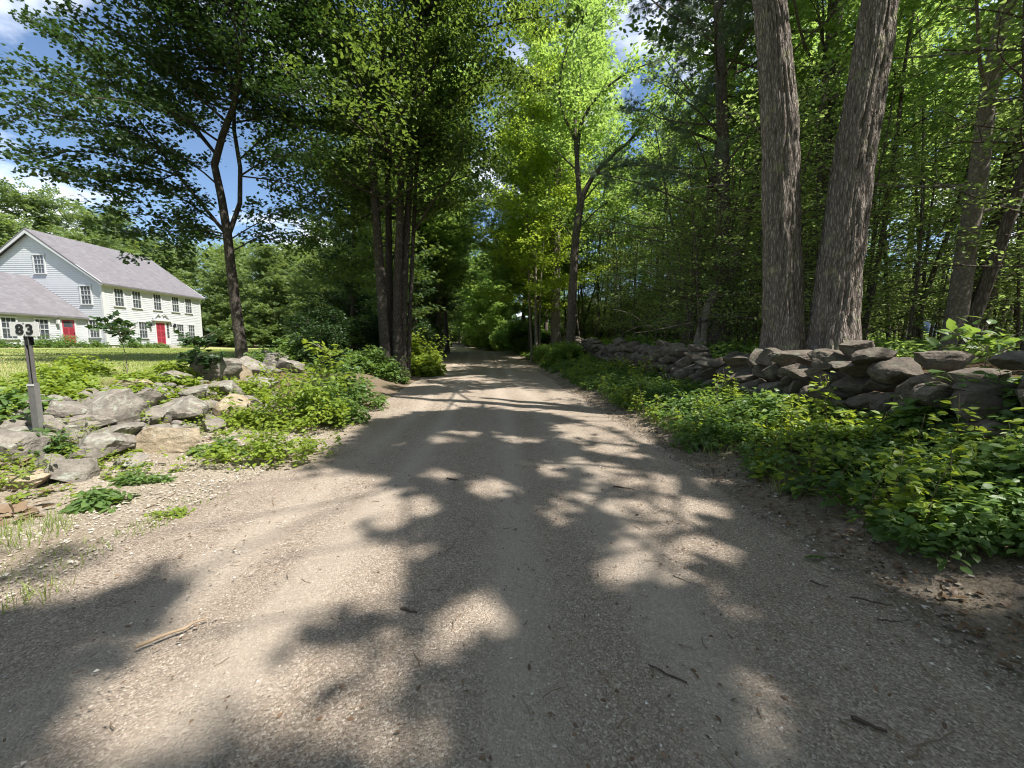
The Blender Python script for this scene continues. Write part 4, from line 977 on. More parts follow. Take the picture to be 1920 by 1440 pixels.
# --- pine with dead lower branches and long grey green sprays
def pine(seed, p, r0, label, nl, L0, live, name='pine_tree', leaf='needle', size=(.16, .26), cull=None, dens=16, azr=None):
    G = Grow(seed); g = G.g; p = np.array(p, float); p[0, 2] = hgt(p[0, 0], p[0, 1]) - .1
    o = thing(name, label, 'tree', p[0]); tp = G.trunk(p, r0, .06, 40, 14, .2)
    H0 = tp[-1, 2] - tp[0, 2]
    for i in range(nl):
        t = .08 + .9 * (i + g.random()) / nl; k = int(t * 39); az = 2.4 * i + g.normal(0, .4)
        if azr and g.random() < .6: az = g.uniform(*azr)
        L = L0 * (1 - .55 * t) * g.uniform(.6, 1.15); e = .05 + .45 * t
        q = curve(tp[k], (math.cos(az) * math.cos(e), math.sin(az) * math.cos(e), math.sin(e)), L, 7, -.05 if t < live else .25, .14, g)
        if t < live: 
            G.limb(q * 1.0, .03, .006, 0, sides=5)
            for m_ in range(5):
                a = q[2 + m_ % 5]; G.limb(curve(a, norm(q[-1] - q[0]) + g.normal(0, .7, 3), L * .3, 4, 0, .25, g), .009, .003, 0, sides=3)
        else: G.limb(q, .04, .008, int(L * 4.2) + 4, L * .26, dens, .1, .2, taper=.3, flat=.2)
    G.finish(o, M['bark_pine'], M[leaf], 'needles', size, .5, cull=cull, twig=.006)
    return o
pine(41, pxp([(1352, 680), (1352, 500), (1356, 330), (1352, 160), (1346, 0), (1345, -220), (1350, -420)], 13.5), .27, 'pine with bare dead lower branches left of the big oak pair', 46, 5.6, .27, cull=sun_cull, azr=(2.2, 4.3), dens=22)
pine(42, [(9.6, 18.5, 0), (9.6, 18.5, 8), (9.5, 18.4, 20)], .24, 'second dark pine farther back behind the dead branched one', 40, 4.6, .3, cull=sun_cull)

# --- broken leaning trunk and snag
G_ = Grow(43); p = pxp([(1308, 665), (1316, 620), (1326, 580), (1338, 552)], 12); p[0, 2] = hgt(p[0, 0], p[0, 1]) - .1
o = thing('broken_snag', 'short broken snag with a pale splintered top behind the wall', 'snag', p[0])
G_.trunk(p, .21, .13, 24, 14, .1, ridges(43, .02, 5))
for k in range(6): a = p[-1] + np.array([g.normal(0, .07), g.normal(0, .05), -.1]); G_.limb(np.array([a, a + np.array([g.normal(0, .05), 0, .25 + .2 * g.random()])]), .04, .004, 0, sides=4)
G_.finish(o, M['bark_grey'], M['shade_leaf'], 'oval', (.1, .12))
G_ = Grow(44); p = pxp([(1330, 660), (1360, 560), (1395, 440), (1415, 360), (1425, 250), (1430, 120), (1440, -40)], 15); p[0, 2] = hgt(p[0, 0], p[0, 1]) - .1
o = thing('leaning_tree', 'leaning dark trunk crossing behind the broken snag', 'tree', p[0]); tp = G_.trunk(p, .2, .06, 30, 10); G_.auto(tp, 14, .45, 1, lambda u: 3 - u, lambda u: .3, .04, nsub=9, sublen=1.2, nleaf=50)
G_.finish(o, M['bark_wood'], M['shade_leaf'], 'oval', (.11, .17))

# --- sunlit yellow green maple by the right verge
G_ = Grow(45); b = np.array([1.75, 25.0, 0]); b[2] = hgt(1.75, 25) - .05
ym = thing('sunlit_maple', 'slim bright yellow green maple glowing in the sun where the road narrows', 'tree', b)
for k, (pts, r) in enumerate([([(1006, 645), (1004, 520), (1002, 400), (1000, 250), (1002, 120), (1010, 20)], .11), ([(998, 645), (992, 540), (990, 430), (980, 300), (965, 180)], .08), ([(1012, 645), (1014, 530), (1024, 400), (1040, 280), (1052, 180)], .07)]):
    p = pxp(pts, 25 + .3 * k); p[0, 2] = hgt(p[0, 0], p[0, 1]) - .05; tp = G_.trunk(p, r, .025, 26, 8)
    G_.auto(tp, 24, .2, 1, lambda u: 3.7 - 1.9 * u, lambda u: .15 + .4 * u, .035, az0=k, nsub=11, sublen=1.1, nleaf=75, spread=.26, up=.2)
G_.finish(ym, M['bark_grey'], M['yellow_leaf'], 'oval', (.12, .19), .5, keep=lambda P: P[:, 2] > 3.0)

# --- grey trunk and arching forked tree behind it
G_ = Grow(46); p = pxp([(1042, 650), (1042, 520), (1044, 400), (1050, 250), (1062, 100), (1070, -60)], 27); p[0, 2] = hgt(p[0, 0], p[0, 1]) - .1
o = thing('ash_tree', 'straight grey trunk just right of the glowing maple', 'tree', p[0]); tp = G_.trunk(p, .36, .12, 30, 14); G_.auto(tp, 20, .35, 1, lambda u: 4.5 - u, lambda u: .3 + .4 * u, .07, nsub=9, sublen=1.6, nleaf=50, spread=.35)
G_.finish(o, M['bark_grey'], M['wood_leaf'], 'spray', (.26, .4), .45)
G_ = Grow(47); Yt = 22; p = pxp([(1068, 650), (1074, 540), (1080, 440), (1090, 370)], Yt); p[0, 2] = hgt(p[0, 0], p[0, 1]) - .1
o = thing('forked_tree', 'dark forked trunk with limbs arching up to the right over the wall', 'tree', p[0]); G_.trunk(p, .26, .2, 20, 14)
for pts, r in [([(1088, 380), (1082, 300), (1090, 230, -.4), (1120, 180, -.8), (1170, 140, -1.2), (1240, 110, -1.6)], .16), ([(1090, 375), (1112, 330), (1150, 290, -.3), (1185, 260, -.5), (1215, 215, -.8), (1240, 160, -1)], .15), ([(1085, 330), (1078, 240, .5), (1085, 150, 1), (1110, 60, 1.4), (1150, -40, 2)], .13),
               ([(1112, 330), (1165, 310, .4), (1230, 300, .8), (1290, 260, 1.2), (1340, 240, 1.6)], .08), ([(1082, 270), (1050, 190, -.5), (1060, 100, -1), (1090, 40, -1.3)], .09), ([(1084, 430), (1130, 385, -.5), (1180, 360, -1), (1230, 350, -1.4)], .04), ([(1078, 450), (1045, 410, .4), (1015, 390, .8)], .035), ([(1090, 380), (1140, 330, 1), (1200, 320, 2)], .05), ([(1082, 320), (1040, 280, .5), (1010, 250, 1)], .04)]:
    q = pxp(pts, Yt); L = np.linalg.norm(np.diff(q, axis=0), axis=1).sum(); G_.limb(q, r, .02, int(L * 2.4), 1.7, 90, .34, .3, sides=8)
G_.finish(o, M['bark_wood'], M['wood_leaf'], 'oval', (.15, .24), .5)

# ------------------------------------------------------------------ prototypes and copies
def proto(seed, h, r, nl, cr, leafm, t0=.3, size=(.25, .42), tpl='spray', name='wood_tree', label='', bark='bark_wood', lean=.04, nleaf=22, sublen=1.5, nsub=8, group=None, e0=.2, up=.35, spread=.28):
    G = Grow(seed); g = G.g; p = curve((0, 0, -.15), (g.normal(0, lean), g.normal(0, lean), 1), h, 6, .3, .035, g)
    o = thing(name, label, 'tree', (0, 0, 0), group); tp = G.trunk(p, r, r * .25, 18, 8, .25)
    G.auto(tp, nl, t0, .99, lambda u: cr * (1 - .6 * abs(u - .3)), lambda u: e0 + .5 * u, r * .35, az0=seed, nsub=nsub, sublen=sublen, nleaf=nleaf, spread=spread, up=up, sides=5)
    G.finish(o, M[bark], M[leafm], tpl, size, .5); return o
USED = set()
def put(o, x, y, rz, s, label=None, dz=-.05, tilt=0.):
    if o.name not in USED:
        USED.add(o.name); o.location = (x, y, hgt(x, y) + dz); o.rotation_euler = (tilt, 0, rz); o.scale = (s, s, s)
        if label: o['label'] = label
        return o
    return copy_tree(o, (x, y, hgt(x, y) + dz), rz, s, label, tilt=tilt)
gR = 'tall trees in the shady wood on the right'; lR = 'tall bare trunked tree in the shady wood behind the right wall'
gS = 'thin saplings in the wood on the right'; lS = 'thin leafy sapling in the undergrowth behind the right wall'
gF = 'sunlit trees beyond the house and lawn'; lF = 'sunlit round crowned tree beyond the house and lawn'
gL = 'trees lining the left side of the road'; lL = 'dark leafy tree lining the left side of the road past the maple clump'
gV = 'trees closing the far end of the road'; lV = 'tree closing the view at the far end of the road'
P_tall = [proto(60 + i, 17 + 2 * i, .17 + .03 * i, 22, 3.6, 'wood_leaf', .38, label=lR, group=gR, nleaf=24) for i in range(3)]
P_sap = [proto(70 + i, 5.6 + 1.0 * i, .04 + .007 * i, 24, 1.5 + .1 * i, 'sapling_leaf', .16, (.075, .12), 'oval', 'sapling', lS, 'bark_wood', .08, 22, .8, 7, gS, 0., .1, .14) for i in range(5)]
gK = 'slender poles in the wood on the right'; lK = 'slender dark pole of a tree with leaves only high up in the right wood'
P_pole = [proto(100 + i, 10 + 1.6 * i, .06 + .014 * i, 14, 1.8, 'wood_leaf', .45, (.13, .2), 'oval', 'pole_tree', lK, 'bark_wood', .09, 26, .9, 6, gK, .1, .3, .18) for i in range(4)]
gA = 'tall trees whose crowns meet over the road'; lA = 'tall green tree whose crown arches over the road in the distance'
P_arch = [proto(110 + i, 21 + 2 * i, .24, 34, 5.6, 'wood_leaf', .26, (.28, .44), 'spray', 'arching_tree', lA, 'bark_wood', .03, 44, 1.8, 10, gA, .1, .3, .42) for i in range(2)]
P_far = [proto(80 + i, 12 + 2 * i, .2, 40, 4.2, 'far_leaf', .06, (.4, .62), 'spray', 'field_tree', lF, 'bark_wood', .04, 34, 1.7, 9, gF, .0, .3, .42) for i in range(3)]
P_left = [proto(90 + i, 15 + 2 * i, .2, 26, 3.6, 'maple_leaf' if i else 'shade_leaf', .16, (.2, .34), 'spray', 'roadside_tree', lL, 'bark_maple', .05, 44, 1.45, 9, gL, .1, .25, .3) for i in range(3)]
P_view = [proto(95 + i, 15 + 2 * i, .18, 26, 3.6, 'wood_leaf', .15, (.35, .55), 'spray', 'vista_tree', lV, 'bark_wood', .05, 36, 1.6, 9, gV, .1, .3, .36) for i in range(2)]
g = np.random.default_rng(99)
# right wood: tall trees
spots = []
def try_spot(x, y, d):
    for a, b in spots:
        if (a - x) ** 2 + (b - y) ** 2 < d * d: return False
    spots.append((x, y)); return True
n = 0
for k in range(900):
    y = 9 + 40 * g.random() ** 1.1; x = float(XWR(y)) + 2.2 + max(0, y - 34) * .25 + g.random() * (8 + .4 * y)
    if n >= 17: break
    if 17 < y < 28 and x < 11: continue            # keeps the sun on the glowing maple
    if y < 16 and .38 < x / y < .85 and y > 7 and x < 8: continue
    if not try_spot(x, y, 3.0): continue
    put(P_tall[n % 3], x, y, g.random() * 6.28, g.uniform(.75, 1.1), tilt=g.normal(0, .04)); n += 1
n = 0; spots2 = spots[:]
for k in range(3000):
    y = 6.5 + 34 * g.random() ** 1.1; x = float(XWR(y)) + 1.5 + (g.random() ** 1.4) * (6 + .45 * y)
    if n >= 150: break
    if y < 9.5 and x < 9: continue
    if not try_spot(x, y, .75): continue
    put(P_sap[n % 5], x, y, g.random() * 6.28, g.uniform(.7, 1.2), tilt=g.normal(0, .06)); n += 1
n = 0
for k in range(3000):
    y = 8 + 30 * g.random(); x = float(XWR(y)) + 1.2 + g.random() * (5 + .5 * y)
    if n >= 95: break
    if (y < 18 and x < 8.5) or (17 < y < 27.5 and x < 9.5) or not try_spot(x, y, .7): continue
    put(P_pole[n % 4], x, y, g.random() * 6.28, g.uniform(.75, 1.2), tilt=g.normal(0, .07)); n += 1
# crowns meeting over the road
for n, (x, y, s) in enumerate([(1.6, 33.5, .9), (5.4, 34, 1.0), (3.8, 43, 1.05), (-6.9, 27.5, .9), (-5.9, 31, 1.0), (1.0, 38, .95), (-6.6, 39.5, 1.0), (-7.4, 35, 1), (-8.6, 43, 1.05), (-10, 52, 1.1), (-12.5, 60, 1.15), (-16.5, 70, 1.2), (-20, 80, 1.2), (-14, 88, 1.2)]):
    put(P_arch[n % 2], x, y, g.random() * 6.28, s)
# unseen trees added behind the camera to screen sky light off the road
gC = 'unseen trees added behind the camera to screen sky light'; lC = 'unseen leafy tree added behind the camera to screen sky light'
P_back = proto(120, 19, .24, 30, 5.2, 'wood_leaf', .2, (.3, .46), 'spray', 'sky_screen_tree', lC, 'bark_wood', .03, 44, 1.8, 10, gC, .1, .3, .42)
for x, y, s in [(-7.5, -7, .9), (-9.5, -14, 1), (-6.5, -21, 1), (-14, -9, 1), (6.5, -17, 1), (9, -26, 1), (-5, -30, 1.1), (4, -36, 1.1), (-12, -25, 1.1), (16, -14, 1)]:
    put(P_back, x, y, g.random() * 6.28, s)
# beyond the house and lawn
n = 0
for x, y, s in [(-62, 44, 1.5), (-70, 56, 1.7), (-56, 52, 1.6), (-50, 46, 1.3), (-58, 64, 1.9), (-47, 54, 1.5), (-43, 48, 1.2), (-41, 57, 1.4), (-36, 49, .95), (-37, 62, 1.3), (-32, 53, 1.0), (-29, 48, .8), (-30, 60, 1.2), (-26, 52, .95), (-24, 46, .75), (-22, 56, 1.1), (-19, 49, .85), (-17, 56, 1.1), (-15, 47, .8), (-75, 70, 2.1), (-66, 78, 2.2), (-52, 74, 2.), (-40, 72, 1.6), (-28, 70, 1.5), (-20, 64, 1.35), (-80, 50, 1.8), (-46, 64, 1.7), (-34, 78, 1.7), (-88, 62, 2.2), (-12.5, 52, .95)]:
    f = min(1, max(0, (960 + 721 * x / y - 90) / 160)); s = y * (.41 * (1 - f) + .24 * f) / (12.3 + 2 * (n % 3))
    put(P_far[n % 3], x, y, g.random() * 6.28, s * g.uniform(.82, 1.08)); n += 1
# left roadside
n = 0
for x, y, s in [(-6.6, 21, .75), (-9.5, 23, .85), (-7.6, 27, .9), (-11.5, 29, .95), (-9.0, 33, 1), (-9.8, 40, 1), (-8.8, 46, 1), (-11, 52, 1), (-13.5, 66, 1.1), (-17, 64, 1.15), (-18, 72, 1.2), (-21, 82, 1.2), (-8.2, 30, 1.15), (-7.9, 37, 1.15), (-9, 43.5, 1.15), (-10.4, 56, 1.1), (-12.4, 61, 1.1)]:
    put(P_left[n % 3], x, y, g.random() * 6.28, s); n += 1
def off_road(x, y, m=4.6):
    u = x - float(XC(y)); return x if abs(u) > m else float(XC(y)) + (m + .6 * random.random()) * (1 if u > 0 else -1)
# far end and right roadside
n = 0
for x, y, s in [(1.6, 33, .8), (-2.0, 57, .95), (-4, 66, 1), (-2, 74, 1.05), (-6.5, 76, 1), (-9, 86, 1.1), (-5, 90, 1.1), (-13, 95, 1.15), (-18, 104, 1.2), (-10, 108, 1.2), (-24, 110, 1.3), (-3, 104, 1.2), (5, 98, 1.2), (-16, 88, 1.1), (-30, 100, 1.2), (-3.2, 63, .8), (-5.2, 70, 1.0), (-8.5, 79, .9), (-4.2, 55.5, .55), (-7.5, 92, 1.3), (-11.5, 100, 1.3), (-22, 120, 1.3), (-28, 118, 1.3), (-17, 124, 1.3), (-34, 112, 1.3), (-25, 130, 1.4), (5.5, 54, .9), (7, 62, 1)]:
    x = off_road(x, y); put(P_view[n % 2], x, y, g.random() * 6.28, s); n += 1
# ------------------------------------------------------------------ weeds, brush and grass
def weeds(pos, h, K, size, tpl, seed, spread=.14, lo=.25, tilt=.35, lean=.18, whorl=False, stems=True):
    """pos (n,3) bases, h (n,) heights, K leaves each -> leaf arrays and stem mesh"""
    g = np.random.default_rng(seed); n = len(pos); pos = np.asarray(pos, float); h = np.asarray(h, float)
    ln = g.normal(0, lean, (n, 2)) * h[:, None]
    t5 = np.linspace(0, 1, 4); A = pos[:, None] + np.stack([ln[:, 0:1] * t5 ** 1.6, ln[:, 1:2] * t5 ** 1.6, h[:, None] * t5], -1)
    sm = MB(); tubes(A, np.clip(h[:, None] * .008, .0016, .006) * np.linspace(1, .5, 4), 3, sm)
    idx = np.repeat(np.arange(n), K); m = n * K
    t = (lo + (1 - lo) * g.random(m) ** .7)
    c = pos[idx] + np.stack([ln[idx, 0] * t ** 1.6, ln[idx, 1] * t ** 1.6, h[idx] * t], -1)
    az = g.random(m) * 6.28; rd = np.stack([np.cos(az), np.sin(az), np.zeros(m)], -1)
    P = c + rd * (spread * (1.15 - .6 * t) * g.uniform(.1, 1, m))[:, None] * np.sqrt(h[idx] / .5)[:, None] + np.stack([0 * az, 0 * az, g.normal(0, .03, m) * h[idx]], -1)
    D = rd + np.stack([0 * az, 0 * az, g.normal(-.12, .25, m)], -1)
    N = np.array([0, 0, 1.]) + g.normal(0, tilt, (m, 3))
    S = g.uniform(size[0], size[1], m); ti = np.clip(.5 + .22 * g.normal(size=m) + .5 * (np.repeat(g.random(n), K) - .5), 0, 1)
    lb = MB(); leaves(lb, P, D, N, S, tpl, ti); return lb, sm
def on_ground(x, y, dz=-.02): return np.stack([x, y, H(x, y) + dz], -1)
g = np.random.default_rng(501)
# bank of weeds between road and wall
n = 3000; y = 1.3 + 36 * g.random(n) ** 1.5; xe = XC(y) + 2.9; xw = XWR(y); v = .1 + .95 * g.random(n) ** .85
x = xe + v * (xw - xe); k = n2(x * 1.0, y * .8, 61) + .5 * v > .40 + .14 * g.random(n)
k &= ~((v > .8) & (g.random(n) < .55))
x, y, v = x[k], y[k], v[k]
hh = (.16 + .27 * g.random(len(x))) * np.clip(.5 + 1.1 * v, .5, 1.2) * np.where(v > .55, .5, .9)
near = y < 7
for nm, sel, K, sz, tp, lab in (('roadside_weeds', near, 32, (.045, .088), 'ovate', 'knee high leafy weeds covering the near right bank below the wall'), ('verge_weeds', ~near, 22, (.07, .13), 'oval', 'leafy green weeds along the right bank farther up the road')):
    lb, sm = weeds(on_ground(x[sel], y[sel]), hh[sel], K, sz, tp, 70 + K, .2, .3, .38)
    o = lb.build(nm, M['weed_leaf']); tag(o, lab, 'weeds', kind='stuff'); sm.build('stem', M['stem']).parent = o
n = 1500; y = 1.6 + 30 * g.random(n) ** 1.4; xe = XC(y) + 2.9; xw = XWR(y); v = .12 + .9 * g.random(n); x = xe + v * (xw - xe); k = n2(x * 1.6 + 9, y * 1.3, 64) > .53
lb, sm = weeds(on_ground(x[k], y[k]), (.25 + .3 * g.random(k.sum())) * np.where(v[k] > .5, .45, .75), 12, (.07, .12), 'ovate', 65, .2, .45, .45)
o = lb.build('broad_weeds', M['oak_leaf']); tag(o, 'patches of broader darker leaves among the weeds on the right bank', 'weeds', kind='stuff'); sm.build('stem', M['stem']).parent = o
n = 900; y = 1.6 + 30 * g.random(n) ** 1.4; xe = XC(y) + 2.9; xw = XWR(y); v = .1 + .9 * g.random(n); x = xe + v * (xw - xe); k = n2(x * 1.6 + 2, y * 1.3, 66) > .5
lb, sm = weeds(on_ground(x[k], y[k]), .25 + .45 * g.random(k.sum()) ** 2, 22, (.05, .1), 'oval', 67, .12, .15, .7)
o = lb.build('thin_weeds', M['light_weed']); tag(o, 'thin pale upright weeds poking through the right bank', 'weeds', kind='stuff'); sm.build('stem', M['twig']).parent = o
# low plants on the woodland floor
n = 2600; y = 7 + 34 * g.random(n); x = XWR(y) + .9 + (g.random(n) ** 1.3) * (10 + .5 * y)
lb, sm = weeds(on_ground(x, y), .15 + .45 * g.random(n), 14, (.1, .18), 'oval', 72, .25, .3, .4, stems=False)
tag(lb.build('undergrowth', M['wood_leaf']), 'low leafy undergrowth on the woodland floor behind the right wall', 'undergrowth', kind='stuff')

def clump(name, label, cat, px, py, w, h, n, K, size, mat, tpl, seed, group=None, sq=.6, lo=.15, spread=.17, lean=.32, tilt=.45, base=None):
    p = np.array(base) if base is not None else at_ground(px, py)
    gg = np.random.default_rng(seed); a = gg.random(n) * 6.28; r = gg.random(n) ** .7 * w * .62 * (.6 + .8 * n2(np.cos(a) * 1.3 + seed, np.sin(a) * 1.3, seed, 2))
    x = p[0] + r * np.cos(a); y = p[1] + sq * r * np.sin(a)
    hs = h * gg.uniform(.35, 1.15, n) * (1 - .5 * np.clip(r / (w / 2), 0, 1) ** 1.5)
    b = (p[0], p[1], hgt(p[0], p[1])); o = thing(name, label, cat, b, group)
    lb, sm = weeds(on_ground(x, y), hs, K, size, tpl, seed + 1, spread, lo, tilt, lean)
    sm.build('stem', M['stem'], o)['kind'] = 'stuff'; lb.build('foliage', M[mat], o); return o
WC = 'weed clump'
clump('weed_clump', 'tall pale green weeds spilling over the right end of the stone heap', WC, 560, 800, 1.6, 1.25, 64, 34, (.07, .12), 'light_weed', 'ovate', 1001)
clump('weed_clump', 'bright low weeds running down to the gravel below the tall pale ones', WC, 505, 862, 1.4, .6, 56, 24, (.05, .09), 'light_weed', 'ovate', 1003)
clump('weed_clump', 'bushy green weeds at the road edge right of the tall pale ones', WC, 625, 792, 1.2, .9, 56, 32, (.06, .11), 'weed_leaf', 'ovate', 1005)
clump('weed_clump', 'darker tall weeds behind the bushy ones at the road edge', WC, 640, 760, 1.8, 1.3, 70, 38, (.08, .14), 'weed_leaf', 'oval', 1007)
clump('weed_clump', 'leafy weeds hanging over the top of the stone heap by the biggest boulder', WC, 300, 722, 1.3, .26, 50, 24, (.07, .12), 'light_weed', 'ovate', 1009)
clump('weed_clump', 'feathery goldenrod like weeds on the lawn edge above the long slab', WC, 120, 726, 1.0, .38, 44, 36, (.06, .11), 'light_weed', 'ovate', 1011, tilt=.6)
clump('weed_clump', 'broad leaved weeds just right of the number post on the lawn edge', WC, 190, 748, .8, .24, 36, 20, (.09, .15), 'light_weed', 'ovate', 1013)
clump('weed_clump', 'shadowed weeds at the left edge behind the number post', WC, 30, 768, .9, .3, 40, 22, (.08, .13), 'weed_leaf', 'ovate', 1015)
clump('weed_clump', 'trailing leaves over the flat stone in the middle of the heap', WC, 260, 745, .7, .3, 30, 20, (.08, .12), 'light_weed', 'ovate', 1017)
clump('weed_clump', 'leafy sprig with big leaves beside the biggest pale boulder', WC, 350, 728, .5, .35, 22, 16, (.09, .14), 'light_weed', 'ovate', 1019)
clump('weed_clump', 'small green weeds in the gravel below the low stones', WC, 265, 905, .45, .2, 26, 16, (.04, .07), 'weed_leaf', 'ovate', 1021)
clump('weed_clump', 'ragged weed patch at the gravel edge below the dark low block', WC, 180, 945, .5, .2, 26, 16, (.05, .09), 'weed_leaf', 'ovate', 1023)
clump('weed_clump', 'thin weeds between the tan slab and the bright low weeds', WC, 410, 850, .6, .28, 28, 18, (.05, .09), 'weed_leaf', 'ovate', 1025)
clump('weed_clump', 'tiny sprig of leaves alone on the gravel verge', WC, 315, 965, .3, .09, 22, 10, (.025, .05), 'light_weed', 'ovate', 1027)
clump('weed_clump', 'dense grassy green brush between the young maple and the maple clump', WC, 560, 690, 2.2, 1.2, 110, 40, (.09, .15), 'weed_leaf', 'oval', 1029)
clump('weed_clump', 'lush green weeds around the foot of the maple clump', WC, 700, 700, 1.8, 1.1, 110, 40, (.09, .15), 'weed_leaf', 'oval', 1031)
clump('weed_clump', 'sunlit leafy brush just up the road from the maple clump', WC, 800, 672, 2.2, 2.0, 110, 44, (.12, .2), 'light_weed', 'oval', 1033, base=(-5.2, 20.5, 0))
clump('weed_clump', 'bright weeds in the sun at the right edge of the view by the road', WC, 1880, 930, 1.0, .5, 60, 26, (.06, .11), 'weed_leaf', 'ovate', 1035)
clump('weed_clump', 'large shaded leaves rising in front of the wall at right', WC, 1790, 790, 1.0, .5, 36, 24, (.09, .16), 'weed_leaf', 'ovate', 1037)
clump('weed_clump', 'leaning spray of compound leaves near the right end of the wall', WC, 1875, 790, .8, .7, 30, 26, (.08, .14), 'weed_leaf', 'ovate', 1039)
clump('weed_clump', 'sunny knee high weeds on the bank below the biggest wall stones', WC, 1400, 800, 1.5, .5, 100, 28, (.06, .11), 'weed_leaf', 'ovate', 1041)
clump('weed_clump', 'grassy weeds grown up round the foot of the number post', WC, 85, 846, .55, .3, 40, 18, (.05, .09), 'weed_leaf', 'ovate', 1045, tilt=.6)
for px_, py_, w_, h_, lab_ in [(78, 742, .7, .3, 'low weeds on the lawn edge just right of the number post'), (238, 768, .6, .22, 'weeds growing over the top of the long sloping slab'), (330, 704, .8, .38, 'weeds against the left side of the biggest pale boulder'), (425, 748, .5, .26, 'weeds in the gap under the lumpy grey stone'), (150, 700, 1.1, .42, 'sunny weeds on the lawn edge farther back than the goldenrod like ones'), (475, 745, .8, .55, 'pale weeds climbing the right end of the heap'), (470, 800, .7, .5, 'pale weeds at the foot of the tan cracked block'), (220, 845, .4, .2, 'small fern like weed in the shade of the low stones')]:
    clump('weed_clump', lab_, WC, px_, py_, w_, h_, int(40 * w_ + 12), 24, (.06, .11), 'light_weed', 'ovate', 1100 + px_, tilt=.6, lean=.35)
clump('fern', 'clump of bright fern fronds at the left road edge past the maple clump', 'fern', 800, 668, 1.6, 1.0, 90, 40, (.16, .26), 'light_weed', 'oval', 1043, base=(-4.2, 17.6, 0), tilt=.7, spread=.2, lean=.45)
# scattered small plants and grass on the left verge
n = 1500; y = 2.2 + 9 * g.random(n) ** 1.1; s_ = .5 + 4 * g.random(n); x = XC(y) - 3.1 - s_; k = n2(x * .9, y * .9, 91) + .06 * s_ > .5 + .16 * g.random(n); k &= y > 3.4
lb, sm = weeds(on_ground(x[k], y[k]), .05 + .3 * g.random(k.sum()) ** 2, 15, (.025, .065), 'ovate', 92, .1, .2, .4)
o = lb.build('bank_plants', M['light_weed']); tag(o, 'small low plants scattered among the stones and gravel of the left verge', 'weeds', kind='stuff'); sm.build('stem', M['stem']).parent = o
# saplings standing on the left bank
def little_tree(label, pts, Y, r, nl, L, size, seed, mat='maple_leaf', tpl='maple', nleaf=9, t0=.35, name='maple_sapling'):
    G = Grow(seed); p = pxp(pts, Y); p[0, 2] = hgt(p[0, 0], p[0, 1]) - .03; o = thing(name, label, 'sapling', p[0])
    tp = G.trunk(p, r, r * .4, 10, 6, 0); G.auto(tp, nl, t0, 1, lambda u: L * (1 - .4 * u), lambda u: .2, r * .6, nsub=3, sublen=.22, nleaf=nleaf, spread=.07)
    G.finish(o, M['bark_grey'], M[mat], tpl, size, .5, twig=.003); return o
little_tree('spindly maple sapling with a flat tuft of leaves before the house', [(240, 712), (236, 670), (226, 630), (222, 612)], 7.6, .008, 7, .34, (.1, .15), 2001, t0=.8)
little_tree('bushy maple sapling with big leaves left of the young maple trunk', [(378, 706), (376, 670), (372, 630)], 8.6, .012, 14, .45, (.1, .16), 2003, t0=.2, nleaf=12)
little_tree('sapling with drooping green leaves in front of the tall weeds', [(596, 800), (600, 740), (604, 690), (610, 650)], 8.0, .012, 16, .42, (.1, .15), 2005, 'light_weed', 'ovate', 12, .3, 'leafy_sapling')
little_tree('spray of long leaves arching above the right end of the wall', [(1850, 800), (1846, 720), (1850, 650), (1838, 630)], 4.6, .009, 9, .42, (.13, .19), 2007, 'weed_leaf', 'ovate', 7, .5, 'leafy_sapling')
# shrubs: copies
def shrub(seed, h, cr, mat, label, group, name='shrub', size=(.12, .2), nleaf=42, nl=22, tpl='oval'):
    G = Grow(seed); o = thing(name, label, 'shrub', (0, 0, 0), group)
    for k in range(5):
        p = curve((G.g.normal(0, .12), G.g.normal(0, .12), -.05), (G.g.normal(0, .35), G.g.normal(0, .35), 1), h * G.g.uniform(.7, 1), 5, .2, .08, G.g)
        tp = G.trunk(p, .03, .01, 8, 5, .1); G.auto(tp, nl // 3, .12, 1, lambda u: cr * (1 - .5 * u), lambda u: .2 + .4 * u, .014, az0=k, nsub=6, sublen=.6, nleaf=nleaf, spread=.16, sides=4)
    G.finish(o, M['bark_wood'], M[mat], tpl, size, .5); return o
gB = 'brush along the left side of the road'; gE = 'bushes along the far edge of the lawn'; gW = 'bushes on the right of the road beyond the wall'; gZ = 'brush closing the far end of the road'; gH = 'plants against the house front'
B1 = shrub(301, 2.2, 1.0, 'weed_leaf', 'green leafy bush in the brush along the left side of the road', gB); B2 = shrub(302, 2.8, 1.2, 'maple_leaf', 'green leafy bush in the brush along the left side of the road', gB)
for i, (x, y, s) in enumerate([(-7.4, 14.6, .75), (-8.3, 17, .9), (-6.2, 18.6, .85), (-7.2, 22.5, 1), (-5.8, 24.5, .8), (-8.6, 25, 1.1), (-6.6, 28.5, .9), (-7.4, 32, 1), (-7.8, 36, 1.1), (-9.8, 20.5, 1.1), (-11, 25.5, 1.2), (-12.5, 32, 1.2), (-8.8, 42, 1.2), (-10, 48, 1.2), (-12, 56, 1.3), (-13.5, 39, 1.3), (-6.3, 12.4, .55), (-15, 48, 1.3)]):
    put(B1 if i % 2 else B2, x, y, g.random() * 6.28, s)
E1 = shrub(303, 3.0, 1.6, 'far_leaf', 'sunny bush growing along the far edge of the lawn', gE, size=(.25, .4), tpl='spray', nleaf=24)
for i in range(34):
    x = -58 + 46 * (i + g.random()) / 34; y = 45.5 + g.uniform(-1, 4)
    if x < -31.5: y += 2
    put(E1, x, y, g.random() * 6.28, g.uniform(.8, 1.5))
W1 = shrub(304, 2.0, 1.1, 'wood_leaf', 'leafy bush beside the road beyond the end of the wall', gW)
